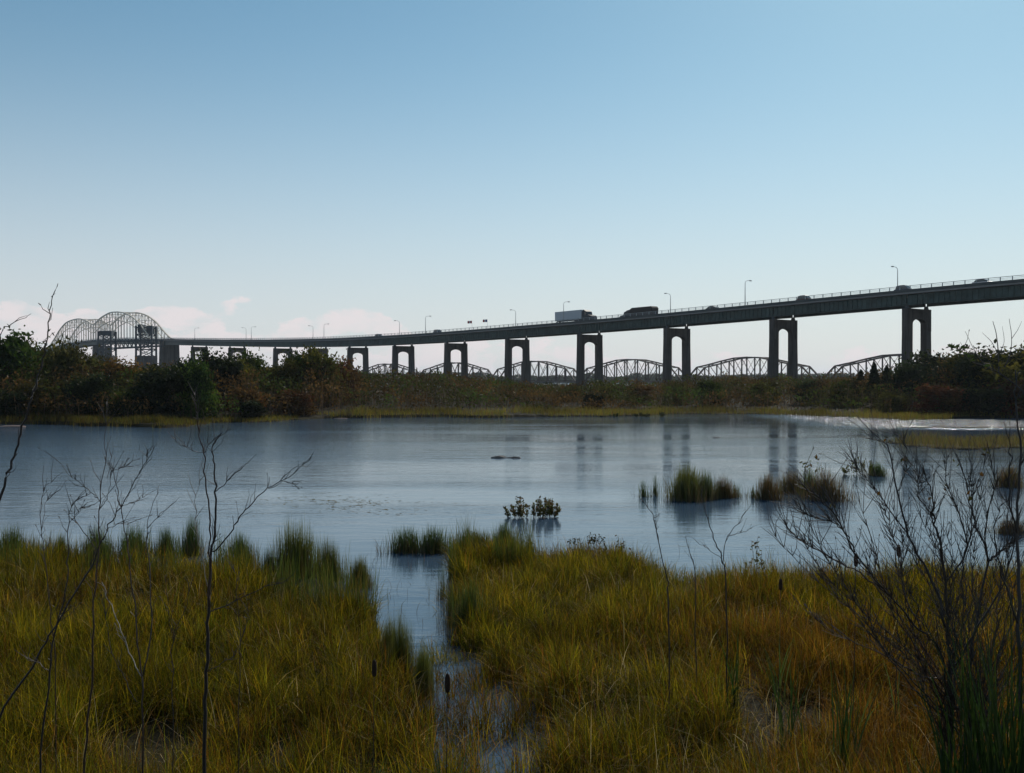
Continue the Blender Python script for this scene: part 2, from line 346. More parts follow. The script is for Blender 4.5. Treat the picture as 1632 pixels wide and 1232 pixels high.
def ks_range(a, b, st=.25): n = max(1, int(round((b - a) / st))); return [a + (b - a) * i / n for i in range(n + 1)]
org = Vector((BX0, BY0, 0))
hb = thing('highway_bridge', 'long curving highway viaduct on arched concrete piers with dark green girders', 'bridge', org)
PK = [-2, -1, 0, 1, 2, 3, 4, 5, 6, 7, 8, 9, 10.5, 11.96, 13.3]
KEND = 24.0
m = MB(org); sweep(m, ks_range(-3, KEND), [(-5.0, 0), (5.0, 0), (5.0, -.35), (-5.0, -.35)]); m.build('deck_slab', M['slab'], hb)
m = MB(org); sweep(m, ks_range(-3, KEND), [(-4.0, .02), (4.0, .02), (4.0, .004), (-4.0, .004)]); m.build('road_surface', M['asphalt'], hb)
for s in (-1, 1):
    m = MB(org); sweep(m, ks_range(-3, KEND), [(s * 4.62, .002), (s * 5.05, .002), (s * 5.05, .62), (s * 4.62, .62)] if s > 0 else [(-5.05, .002), (-4.62, .002), (-4.62, .62), (-5.05, .62)])
    m.build('parapet_kerb', M['parapet'], hb)
edges = PK + [15.2, 17.06, 18.9, 20.8, 22.4, KEND]
for a, b_ in zip(edges[:-1], edges[1:]):
    for s in (-1, 1):
        m = MB(org); c = s * 3.75
        sweep(m, ks_range(a + .004, b_ - .004), [(c - .05, -.36), (c + .05, -.36), (c + .05, -2.57), (c - .05, -2.57)])
        sweep(m, ks_range(a + .004, b_ - .004), [(c - .28, -2.57), (c + .28, -2.57), (c + .28, -2.65), (c - .28, -2.65)])
        gi = m.build('girder', M['girder'], hb)
        if s < 0 and a < 10:       # web stiffeners of the near girder
            m = MB(org)
            nst = int((b_ - a) * SPAN / 1.2)
            for i in range(1, nst):
                k = a + (b_ - a) * i / nst
                m.box(B(k, c - .11, -1.465), (.04, .12, 2.19), (bt, bn, UP))
            tag(m.build('web_stiffener', M['girder'], gi), kind='stuff')
    m = MB(org)
    for i in range(6):
        k = a + (b_ - a) * (i + .5) / 6; m.box(B(k, 0, -1.3), (.12, 7.4, .9), (bt, bn, UP))
    tag(m.build('floor_beam', M['girder'], hb), kind='stuff')
# railings
for s in (-1, 1):
    for zz, tk in ((1.40, .09), (1.10, .05), (.85, .04)):
        m = MB(org); sweep(m, ks_range(-3, KEND), [(s * 4.85 - tk, zz - tk), (s * 4.85 + tk, zz - tk), (s * 4.85 + tk, zz), (s * 4.85 - tk, zz)]); m.build('rail', M['rail'], hb)
    post = None; far_posts = MB(org); k = -3.0
    while k < KEND:
        if s < 0 and -1 < k < 7.5:
            if post is None:
                mm = MB(); mm.box((0, 0, 0), (.13, .15, .76)); post = mm.build('rail_post', M['rail'], hb)
                o = post
            else: o = post.copy(); C.objects.link(o); o.parent = hb
            o.location = B(k, s * 4.85, .95) - org; o.rotation_euler.z = math.atan2(bt.y, bt.x)
        else: far_posts.box(B(k, s * 4.85, .95), (.13, .15, .76), (bt, bn, UP))
        k += 2.4 / SPAN
    tag(far_posts.build('rail_post', M['rail'], hb), kind='stuff')
# piers
def pier(k, solid=False):
    top_z = zdeck(k) - 3.3; z0 = -2.2; m = MB(org); base = Vector((BX0 + BDX * k, BY0 + BDY * k, 0))
    hw = 4.45; bw = 4.45 + (top_z - z0) * .026; wi = 2.62; th = 1.35
    if solid:
        m.prism([(-bw - .6, z0), (-hw - .5, top_z + 3.2), (hw + .5, top_z + 3.2), (bw + .6, z0)], base, bn, UP, bt, 4.2)
    else:
        sp = top_z - 3.2; arc = []
        for i in range(13):
            a_ = math.pi * i / 12; arc.append((wi * math.cos(a_), sp + 1.1 * math.sin(a_)))
        prof = [(-bw, z0), (-hw, top_z), (hw, top_z), (bw, z0), (wi + .06, z0)] + arc + [(-wi - .06, z0)]
        m.prism(prof, base, bn, UP, bt, th)
        for s in (-1, 1):      # raised corner ribs and pedestal blocks, proud of the shaft
            m.prism([(s * (hw - .5) + (-.42 if s > 0 else -.42), sp - 1.5), (s * (hw - .5) - .42, top_z + .004), (s * (hw - .5) + .42, top_z + .004), (s * (hw - .5) + .42 + .02, sp - 1.5)], base, bn, UP, bt, th + .3)
            m.prism([(s * (bw + .25), z0), (s * (bw + .1), z0 + 5), (s * (wi - .2), z0 + 5), (s * (wi - .35), z0)][::s], base, bn, UP, bt, th + .8)
        m.box(base + Vector((0, 0, top_z - 1.0)), (th + .12, 7.0, .28), (bt, bn, UP))
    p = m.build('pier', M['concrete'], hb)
    if not solid:
        for s in (-1, 1):
            m = MB(org); m.prism([(-.42, 0), (-.2, .65), (.2, .65), (.42, 0)], B(k, s * 3.75, -3.305), bn, UP, bt, .7)
            m.build('bearing', M['dark'], p)
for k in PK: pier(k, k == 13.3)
# street lamps on the viaduct
def street_lamp(k, side, label):
    base = B(k, side * 4.5, .0); o = thing('street_lamp', label, 'street lamp', base, math.atan2(-side * bn.y, -side * bn.x), 'street lamps along the viaduct')
    m = MB(); m.tube([(0, 0, 0), (0, 0, 6.1)], .13, .07, 8); m.box((0, 0, .35), (.36, .36, .7)); m.build('pole', M['lamp'], o)
    m = MB(); m.tube(catmull([(0, 0, 6.0), (.2, 0, 6.5), (.9, 0, 6.75), (1.75, 0, 6.8)], 4), .06, .05, 6); m.build('arm', M['lamp'], o)
    m = MB(); m.prism([(1.6, 6.74), (1.72, 6.92), (2.3, 6.9), (2.42, 6.76), (2.2, 6.7)], (0, 0, 0), Vector((1, 0, 0)), UP, Vector((0, 1, 0)), .3); hd = m.build('lamp_head', M['lamp'], o)
    m = MB(); m.box((2.0, 0, 6.69), (.4, .22, .06)); m.build('lens', M['lens'], hd)
near_l = ['right-armed street lamp between the low black car and the dark red car', 'street lamp rising behind the long white trailer truck, arm to the right', 'street lamp with arm to the right just left of the two small flags', 'street lamp above the fourth arched pier left of the flags, arm to the right', 'far street lamp with a right arm above the third arched pier from the left', 'far street lamp above the leftmost arched pier of the viaduct', 'tiny street lamp on the rising deck beside the tan arch trusses']
for i, kk in enumerate([1.42, 3.38, 5.55, 7.78, 9.9, 12.0]): street_lamp(kk - .19, -1, near_l[i])
far_l = ['tall street lamp with arm to the left near the rightmost pier, above a dark car', 'street lamp with arm to the left just right of the dark box truck', 'street lamp with arm to the left between the flags and the trailer truck', 'street lamp with arm to the left above the pier where the railway trusses begin', 'far left-armed street lamp at the fourth arched pier from the left', 'far faint left-armed street lamp beside the second arched pier from the left']
for i, kk in enumerate([.02, 2.0, 4.0, 6.1, 8.2, 10.3]): street_lamp(kk + .19, 1, far_l[i])
def flagpole(k, lab, cols):
    o = thing('flagpole', lab, 'flagpole', B(k, 4.4, .03), 0, 'flagpoles on the viaduct')
    m = MB(); m.tube([(0, 0, 0), (0, 0, 4.6)], .05, .03, 6); m.build('pole', M['lamp'], o)
    for i, c in enumerate(cols):
        mm = MB(); W = 1.5 / len(cols); x0 = -.05 - i * W; vs = []; fs = []
        for j in range(4):
            xx = x0 - W * j / 3
            for z_ in (3.65, 4.55): vs.append((xx, .10 * math.sin(xx * 5), z_ + .05 * xx)); 
            for z_ in (3.65, 4.55): vs.append((xx, .10 * math.sin(xx * 5) + .02, z_ + .05 * xx))
        for j in range(3):
            a = j * 4; fs += [(a, a + 4, a + 5, a + 1), (a + 2, a + 3, a + 7, a + 6), (a + 1, a + 5, a + 7, a + 3), (a, a + 2, a + 6, a + 4)]
        fs += [(0, 1, 3, 2), (12, 14, 15, 13)]
        mm.add(vs, fs); mm.build('flag_panel', M[c], o)
flagpole(4.64, 'small flagpole with a red and white flag, right one of the pair above the deck', ['flagblue', 'flagwhite', 'flagred'])
flagpole(4.90, 'small flagpole with a bright red flag, left one of the pair above the deck', ['flagred', 'flagwhite', 'flagred'])

# vehicles: local +X is forward
def place(o, k, off, fwd):
    p = B(k, off, .03); e = .05; q = (B(k + e) - B(k - e)).normalized() * fwd; q = q
    side = UP.cross(q).normalized(); up = q.cross(side)
    o.matrix_world = Matrix.Translation(p) @ Matrix((q, side, up)).transposed().to_4x4()
AX = Vector((1, 0, 0)); AY = Vector((0, 1, 0))
def wheel(o, x, y, r=.5, wd=.28):
    m = MB(); m.tube([(x, y - wd / 2, r), (x, y + wd / 2, r)], r, r, 16); wo_ = m.build('wheel', M['tyre'], o)
    m = MB(); m.tube([(x, y - wd / 2 - .01, r), (x, y + wd / 2 + .01, r)], r * .55, r * .55, 12); m.build('hub', M['lamp'], wo_)
def semi(o):
    m = MB(); m.box((-5.0, 0, 2.62), (12.0, 2.5, 2.75)); m.build('trailer_box', M['trailer'], o, bevel=.06)
    m = MB(); m.box((-5.0, 0, 1.12), (11.6, 1.0, .2)); m.box((.6, 0, .95), (7.2, .9, .25)); m.box((-1.2, .8, .75), (.12, .12, .9)); m.box((-1.2, -.8, .75), (.12, .12, .9)); m.build('chassis', M['cabdark'], o)
    m = MB(); m.prism([(1.25, .75), (1.25, 3.5), (1.9, 3.95), (3.0, 3.35), (3.35, 2.4), (5.0, 2.05), (5.3, 1.6), (5.35, .6), (1.6, .6)], (0, 0, 0), AX, UP, AY, 2.3); m.build('cab', M['cabdark'], o, bevel=.05)
    m = MB(); m.prism([(3.02, 3.3), (3.36, 2.45), (3.40, 2.46), (3.06, 3.32)], (0, 0, 0), AX, UP, AY, 2.0); m.build('windscreen', M['glass'], o)
    for y in (-1.17, 1.17):
        m = MB(); m.box((2.6, y, 2.75), (.8, .04, .7)); m.build('side_window', M['glass'], o)
    for x in (-10.2, -8.9, -0.1, 1.0, 4.3):
        for y in (-1.05, 1.05): wheel(o, x, y)
def box_truck(o):
    m = MB(); m.prism([(-9.0, 1.3), (-9.2, 3.4), (-8.7, 4.0), (-1.2, 4.05), (-.3, 3.6), (-.3, 1.3)], (0, 0, 0), AX, UP, AY, 2.5); m.build('cargo_box', M['boxdark'], o, bevel=.06)
    m = MB(); m.box((-2.8, 0, 1.0), (12.6, .9, .3)); m.build('chassis', M['cabdark'], o)
    m = MB(); m.prism([(-.1, .7), (-.1, 3.5), (1.0, 3.35), (1.6, 3.0), (2.1, 2.9), (2.4, 2.0), (3.6, 1.8), (4.0, 1.4), (4.0, .6)], (0, 0, 0), AX, UP, AY, 2.3); m.build('cab', M['cabdark'], o, bevel=.05)
    m = MB(); m.prism([(2.13, 2.85), (2.42, 2.05), (2.46, 2.06), (2.17, 2.87)], (0, 0, 0), AX, UP, AY, 2.0); m.build('windscreen', M['glass'], o)
    for y in (-1.17, 1.17):
        m = MB(); m.box((1.3, y, 2.4), (.8, .04, .65)); m.build('side_window', M['glass'], o)
    for x in (-8.0, -6.8, -1.4, -.3, 3.0):
        for y in (-1.05, 1.05): wheel(o, x, y)
def car(o, paint, tall=0):
    h = tall
    m = MB(); m.prism([(-2.2, .35), (-2.25, .85), (-2.1, 1.0), (-1.5, 1.02 + h * .2), (1.0, .98), (2.0, .82), (2.25, .6), (2.2, .3)], (0, 0, 0), AX, UP, AY, 1.78); m.build('body', M[paint], o, bevel=.06)
    m = MB(); m.prism([(-1.95, 1.02), (-1.55 - h * .5, 1.42 + h), (-.9, 1.5 + h), (.1, 1.5 + h), (.4, 1.4 + h), (1.1, 1.0)], (0, 0, 0), AX, UP, AY, 1.5); cb = m.build('cabin', M['glass'], o, bevel=.05)
    m = MB(); m.prism([(-1.5 - h * .5, 1.43 + h), (-.9, 1.53 + h), (.1, 1.53 + h), (.35, 1.43 + h)], (0, 0, .005), AX, UP, AY, 1.44); m.build('roof', M[paint], cb)
    for x in (-1.4, 1.4):
        for y in (-.8, .8): wheel(o, x, y, .33, .2)
o = thing('semi_truck', 'long truck with white box trailer and dark cab driving right on the viaduct', 'truck'); semi(o); place(o, 3.03, -2.1, -1)
o = thing('box_truck', 'dark brown truck with rounded box driving left on the viaduct', 'truck'); box_truck(o); o.scale = (1, 1, .86); place(o, 2.54, 1.7, 1); o.scale = (1, 1, .86)
for k, off, fw, paint, tl, lab in [
    (6.50, -2.1, -1, 'blackcar', .1, 'black car left of centre, leftmost car on the viaduct'),
    (5.32, -2.1, -1, 'bluecar', .25, 'dark blue car on the viaduct just left of the two flags'),
    (1.66, -2.1, -1, 'blackcar', -.05, 'low black car on the viaduct between the box truck and the dark red car'),
    (.86, -2.1, -1, 'redcar', .3, 'dark red tall car above the second pier from the right'),
    (.13, -2.1, -1, 'bluecar', .3, 'dark blue tall car beside the lamp at the rightmost pier'),
    (-.37, -2.1, -1, 'silver', .0, 'silver car glinting in the sun at the right end of the viaduct')]:
    o = thing('car', lab, 'car', group='cars crossing the viaduct'); car(o, paint, tl); place(o, k - .09, off, fw)

# ------------------------------------------------------------------ double arch spans at the left end
AK = [13.62, 14.02, 14.36, 14.87, 15.4, 16.0, 16.65, 17.06, 17.45, 18.0, 18.6, 19.1, 19.6, 19.95, 20.5]
AH = [0.3, 5.0, 10.5, 15.2, 17.4, 17.6, 14.4, 9.8, 13.6, 16.4, 16.6, 15.6, 11.4, 6.5, .3]
def arch_h(k):
    return sum(w_ * float(np.interp(k + d_, AK, AH)) for d_, w_ in ((-.15, .25), (0, .5), (.15, .25)))
ab = thing('arch_bridge', 'pale tan double-humped arch trusses rising over the far left of the viaduct', 'bridge', B(13.3) * 1)
ab.location.z = 0; ao = Vector(ab.location)
NP = 44
for s in (-1, 1):
    kk = [13.3 + (20.8 - 13.3) * i / NP for i in range(NP + 1)]
    up = [B(k, s * 5.5, arch_h(k)) for k in kk]
    lo = [B(k, s * 5.5, max(.1, arch_h(k) - 4.2 - 1.5 * math.sin(math.pi * (k - 13.3) / 7.5))) for k in kk]
    m = MB(ao)
    for i in range(NP): m.bar(up[i], up[i + 1], .7, .7)
    m.build('upper_chord', M['arch'], ab)
    m = MB(ao)
    for i in range(2, NP - 2): m.bar(lo[i], lo[i + 1], .4, .4)
    m.build('lower_chord', M['arch'], ab)
    for i in range(1, NP):
        m = MB(ao); m.bar(B(kk[i], s * 5.5, .0), up[i], .42, .42, bt); m.build('hanger', M['arch'], ab)
    m = MB(ao)
    for i in range(2, NP - 2):
        a, b_ = (up[i], lo[i + 1]) if i % 2 else (lo[i], up[i + 1]); m.bar(a, b_, .22, .22)
    tag(m.build('diagonal_web', M['arch'], ab), kind='stuff')
m = MB(ao)
for i in range(3, NP - 2, 2):
    k = 13.3 + 7.5 * i / NP; h_ = arch_h(k)
    if h_ > 6.5: m.bar(B(k, -5.5, h_), B(k, 5.5, h_), .3, .3)
    if h_ > 6.5 and i + 2 < NP: m.bar(B(k, -5.5, h_), B(k + 7.5 * 2 / NP, 5.5, arch_h(k + 7.5 * 2 / NP)), .2, .2)
tag(m.build('cross_bracing', M['arch'], ab), kind='stuff')
for k in (17.06, 20.8, 22.4):
    m = MB(ao); base = Vector((BX0 + BDX * k, BY0 + BDY * k, 0)); tz = zdeck(k) - 3.3
    m.prism([(-7, -1.5), (-5.6, tz), (5.6, tz), (7, -1.5)], base, bn, UP, bt, 4); m.build('pier', M['concrete'], ab)

# dark bascule/lift towers and low truss standing just in front of the arches
lb = thing('lift_bridge', 'dark lattice lift bridge with two block-topped towers below the tan arches', 'bridge', P(215, 602, 560)); lb.location.z = 0
lo_ = Vector(lb.location); D = 560
def tower(x0, x1, ytop, name):
    m = MB(lo_); zt = P(0, ytop, D).z; W = (x1 - x0) / F * D
    for dx in (0, W):
        for dy in (0, 7): m.bar(P(x0, 602, D) * 1 + Vector((dx, dy, -5.5)), Vector((P(x0, 602, D).x + dx, D + dy, zt)), .9, .9, Vector((0, 1, 0)))
    z = 0; xa = P(x0, 602, D).x; i = 0
    while z < zt - 2:
        for dy in (0, 7):
            m.bar((xa, D + dy, z), (xa + W, D + dy, z + 4), .35, .35, Vector((0, 1, 0))); m.bar((xa + W, D + dy, z), (xa, D + dy, z + 4), .35, .35, Vector((0, 1, 0))); m.bar((xa, D + dy, z + 4), (xa + W, D + dy, z + 4), .5, .5, Vector((0, 1, 0)))
        z += 4
    tw = m.build('tower', M['dark'], lb)
    return tw
for (x0, x1, yt, bx) in ((157, 177, 528, (158, 176, 527, 534)), (217, 242, 519, (219, 226, 517, 530))):
    tw = tower(x0, x1, yt, 'tower')
    m = MB(lo_); a = P(bx[0], bx[3], D); b_ = P(bx[1], bx[2], D); m.box(((a.x + b_.x) / 2, D + 3.5, (a.z + b_.z) / 2), (b_.x - a.x, 6, b_.z - a.z)); m.build('counterweight', M['dark'], tw)
    m = MB(lo_); a = P(x0 - 1, 602, D); b_ = P(x1 + 1, 576, D); m.box(((a.x + b_.x) / 2, D + 3.5, 7.0), (b_.x - a.x, 9, 19)); m.build('tower_base', M['concrete'], tw)
m = MB(lo_); a = P(232, 532, D); b_ = P(240, 519, D); m.box(((a.x + b_.x) / 2, D + 3.5, (a.z + b_.z) / 2), (b_.x - a.x, 5, b_.z - a.z)); m.build('counterweight', M['dark'], lb)
m = MB(lo_); m.bar(P(225, 519, D - 1), P(237, 535, D - 1), .45, .45); m.build('pale_strut', M['arch'], lb)
for dy in (0, 7):
    m = MB(lo_); a = P(177, 555, D); b_ = P(255, 551, D); a.y += dy; b_.y += dy; m.bar(a, b_, .7, .7); a2 = P(177, 544, D); b2 = P(255, 541, D); a2.y += dy; b2.y += dy; m.bar(a2, b2, .6, .6); m.build('truss_chord', M['dark'], lb)
    n_ = 12
    for i in range(n_):
        m = MB(lo_); p0 = a.lerp(b_, i / n_); p1 = a2.lerp(b2, (i + .5) / n_); p2 = a.lerp(b_, (i + 1) / n_); m.bar(p0, p1, .3, .3, AY); m.bar(p1, p2, .3, .3, AY); m.build('truss_web', M['dark'], lb)

# ------------------------------------------------------------------ railway truss bridge
RX0, RY0, RDX, RDY = 133.2, 440.0, -48.2, 55.9
rt = Vector((RDX, RDY, 0)).normalized(); rn = Vector((rt.y, -rt.x, 0)); RZ = 2.7
rb = thing('railway_bridge', 'long low railway bridge of rusty humped truss spans behind the viaduct', 'bridge', (RX0, RY0, 0)); ro = Vector(rb.location)
def RP(k, off, z): return Vector((RX0 + RDX * k, RY0 + RDY * k, z)) + rn * off
HT = [0, 6.7, 8.0, 9.5, 10.8, 11.1, 10.8, 9.5, 8.0, 6.7, 0]
for sp in range(-2, 8):
    k0 = sp + .012; k1 = sp + .988
    kk = [k0 + (k1 - k0) * i / 10 for i in range(11)]
    m = MB(ro)
    for s in (-3, 3):
        for i in range(10): m.bar(RP(kk[i], s, RZ + HT[i]), RP(kk[i + 1], s, RZ + HT[i + 1]), .62, .62)
        m.bar(RP(k0, s, RZ), RP(k1, s, RZ), .5, .6)
    for i in range(1, 10): m.bar(RP(kk[i], -3, RZ + HT[i]), RP(kk[i], 3, RZ + HT[i]), .3, .3)
    ts = m.build('truss_span', M['truss'], rb)
    for s in (-3, 3):
        for i in range(1, 10):
            m = MB(ro); m.bar(RP(kk[i], s, RZ + .2), RP(kk[i], s, RZ + HT[i] - .2), .48, .48, rt); m.build('vertical', M['truss'], ts)
        for i in range(1, 9):
            m = MB(ro)
            a, b_ = (RP(kk[i], s, RZ + HT[i]), RP(kk[i + 1], s, RZ)) if i < 5 else (RP(kk[i], s, RZ), RP(kk[i + 1], s, RZ + HT[i + 1]))
            m.bar(a, b_, .24, .24)
            if 2 < i < 7:
                a, b_ = (RP(kk[i], s, RZ + HT[i]), RP(kk[i + 1], s, RZ)) if i >= 5 else (RP(kk[i], s, RZ), RP(kk[i + 1], s, RZ + HT[i + 1])); m.bar(a, b_, .12, .12)
            m.build('diagonal', M['truss'], ts)
    m = MB(ro); m.bar(RP(k0, 0, RZ - .6), RP(k1, 0, RZ - .6), 5.4, .5); m.build('track_deck', M['dark'], rb)
    m = MB(ro); m.prism([(-4.4, -3), (-4, 1.7), (4, 1.7), (4.4, -3)], RP(sp, 0, 0), rn, UP, rt, 2.6); m.build('stone_pier', M['stone'], rb)
    if sp >= 1:
        m = MB(ro); m.bar(RP(k0, -2.6, 4.0), RP(k1, -2.6, 4.0), .12, .12); m.build('handrail', M['truss'], rb)

# ------------------------------------------------------------------ foliage builders (numpy)
def blades(p, h, w, lean, col, wind=0.0, tipcol=None):
    """p (N,3); returns verts, tris, colours; 7 verts and 5 tris a blade"""
    n = len(p); ph = rng.uniform(0, 2 * np.pi, n); ps = rng.uniform(0, 2 * np.pi, n)
    dx = np.cos(ph) * lean + wind; dy = np.sin(ph) * lean
    sx = np.cos(ps); sy = np.sin(ps); V = np.zeros((n, 7, 3)); i = 0
    for t_, wf in ((0, 1), (.38, .85), (.72, .55), (1, 0)):
        bend = t_ ** 1.9
        cx = p[:, 0] + dx * h * bend; cy = p[:, 1] + dy * h * bend
        cz = p[:, 2] + h * (t_ - .38 * np.clip(np.hypot(dx, dy), 0, 1.4) * bend)
        if wf:
            V[:, i] = np.stack([cx - sx * w * wf / 2, cy - sy * w * wf / 2, cz], 1); V[:, i + 1] = np.stack([cx + sx * w * wf / 2, cy + sy * w * wf / 2, cz], 1); i += 2
        else: V[:, 6] = np.stack([cx, cy, cz], 1)
    b_ = (np.arange(n) * 7)[:, None, None]
    T = b_ + np.array([[0, 1, 3], [0, 3, 2], [2, 3, 5], [2, 5, 4], [4, 5, 6]])[None]
    c = np.repeat(col[:, None, :], 7, 1)
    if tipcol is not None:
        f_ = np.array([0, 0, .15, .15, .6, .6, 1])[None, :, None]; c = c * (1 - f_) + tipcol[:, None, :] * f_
    return V.reshape(-1, 3), T.reshape(-1, 3), c.reshape(-1, 3)
def pick(n, pal, jit=.18):
    pal = np.array(pal); i = rng.integers(0, len(pal), n); return pal[i] * rng.uniform(1 - jit, 1 + jit, (n, 1)) * rng.uniform(.93, 1.07, (n, 3))
def leaves(p, size, col):
    """one folded quad a leaf -> 2 tris"""
    n = len(p); a = rng.normal(size=(n, 3)); a /= np.linalg.norm(a, axis=1)[:, None]; r = rng.normal(size=(n, 3)); b_ = np.cross(a, r); b_ /= np.linalg.norm(b_, axis=1)[:, None] + 1e-9
    s = size[:, None]; V = np.stack([p - a * s, p + b_ * s * .45, p + a * s, p - b_ * s * .45], 1)
    V[:, 1] += rng.normal(size=(n, 3)) * s * .12
    q = (np.arange(n) * 4)[:, None, None]; T = q + np.array([[0, 1, 2], [0, 2, 3]])[None]
    return V.reshape(-1, 3), T.reshape(-1, 3), np.repeat(col, 4, 0)
def cat(parts):
    Vs, Ts, Cs = [], [], []; o_ = 0
    for v, t_, c in parts: Vs.append(v); Ts.append(t_ + o_); Cs.append(c); o_ += len(v)
    return np.concatenate(Vs), np.concatenate(Ts), np.concatenate(Cs)

# ------------------------------------------------------------------ far-bank shrubs and trees
def branches(mb, base, h, spread, n, r0, seed, twigs=3):
    rd = random.Random(seed); tips = []
    for i in range(n):
        a = rd.uniform(0, 6.283); L = h * rd.uniform(.7, 1.02); sp = spread * rd.uniform(.3, 1)
        e = Vector((math.cos(a) * sp, math.sin(a) * sp, L)); mid = Vector((e.x * .35, e.y * .35, L * .55)) + Vector((rd.uniform(-.1, .1), rd.uniform(-.1, .1), 0)) * h
        pts = catmull([base, base + mid, base + e], 3); mb.tube(pts, r0, r0 * .25, 5)
        for j in range(twigs):
            q = pts[rd.randrange(2, len(pts))]; b2 = rd.uniform(0, 6.283); l2 = h * rd.uniform(.12, .3)
            q2 = q + Vector((math.cos(b2) * l2 * .7, math.sin(b2) * l2 * .7, l2 * .8)); mb.tube([q, (q + q2) / 2 + Vector((0, 0, -.05 * l2)), q2], r0 * .35, r0 * .12, 4); tips.append(q2)
        tips.append(base + e)
    return tips
def make_shrub(name, h, wd, pal, seed, nl=7000, airy=.5, size=.10, label='', catn='shrub', group=None):
    """unit specimen at the origin"""
    o = thing(name, label, catn, (0, 0, 0), 0, group); m = MB()
    tips = branches(m, Vector((0, 0, -.3)), h, wd * .42, 9, .05 + h * .008, seed); m.build('trunk', M['bark'], o)
    rd = np.random.default_rng(seed); nc = 46
    cl = []; 
    for i in range(nc):
        if i < len(tips) and i % 2 == 0: c = np.array(tips[i]) * [1, 1, .93]
        else:
            a = rd.uniform(0, 6.283); z = rd.uniform(.08, .92) * h; rr = wd * .5 * math.sqrt(rd.uniform(0, 1)) * math.sqrt(max(.1, 1 - (z / h - .35) ** 2 * 1.9)); c = np.array([math.cos(a) * rr, math.sin(a) * rr, z])
        cl.append(c)
    cl = np.array(cl); palA = np.array(pal); ccol = palA[rd.integers(0, len(palA), nc)] * rd.uniform(.4, 1.6, (nc, 1))
    ci = rd.integers(0, nc, nl); rad = (wd * rd.uniform(.06, .16, nc))[ci]
    p = cl[ci] + rd.normal(size=(nl, 3)) * rad[:, None] * np.array([1, 1, .8]); p[:, 2] = np.abs(p[:, 2])
    col = ccol[ci] * rd.uniform(.75, 1.25, (nl, 1)); sz = size * rd.uniform(.6, 1.3, nl) * h / 5
    sel = p[:, 2] > h * .93; keep = ~sel | (rd.random(nl) < airy)
    np_mesh('crown', *leaves(p[keep], sz[keep], col[keep]), M['leaf'], o)
    return o
GREEN = [(.042, .068, .010), (.065, .085, .012), (.03, .05, .010)]
OLIVE = [(.085, .078, .012), (.055, .056, .010), (.11, .09, .015)]
RUST = [(.13, .050, .014), (.09, .045, .014), (.11, .07, .018)]
DARK = [(.016, .024, .008), (.024, .034, .010), (.014, .020, .008)]
YEL = [(.13, .12, .03), (.10, .10, .028), (.08, .085, .024)]
TOPX = [-400, 0, 30, 60, 90, 120, 145, 170, 200, 240, 280, 300, 340, 380, 420, 450, 480, 505, 530, 560, 590, 650, 720, 800, 860, 890, 930, 1000, 1060, 1100, 1200, 1300, 1370, 1400, 1440, 1480, 1520, 1560, 1600, 1632, 2000]
TOPY = [520, 540, 537, 556, 560, 549, 562, 574, 580, 584, 580, 572, 568, 572, 578, 580, 566, 560, 575, 588, 598, 603, 604, 611, 622, 626, 618, 614, 612, 608, 607, 610, 603, 600, 596, 576, 573, 570, 565, 558, 540]
protos = {}
def proto(kind):
    if kind not in protos:
        pal = dict(green=GREEN, olive=OLIVE, rust=RUST, dark=DARK, yellow=YEL)[kind[0]]
        o = make_shrub('shrub', 5.0, 5.2, pal, hash(kind[0]) % 1 + 11 * kind[1] + len(kind[0]) * 7, nl=8000, size=.21)
        protos[kind] = [o, False]
    pr = protos[kind]
    if not pr[1]: pr[1] = True; return pr[0]
    return copy_tree(pr[0])
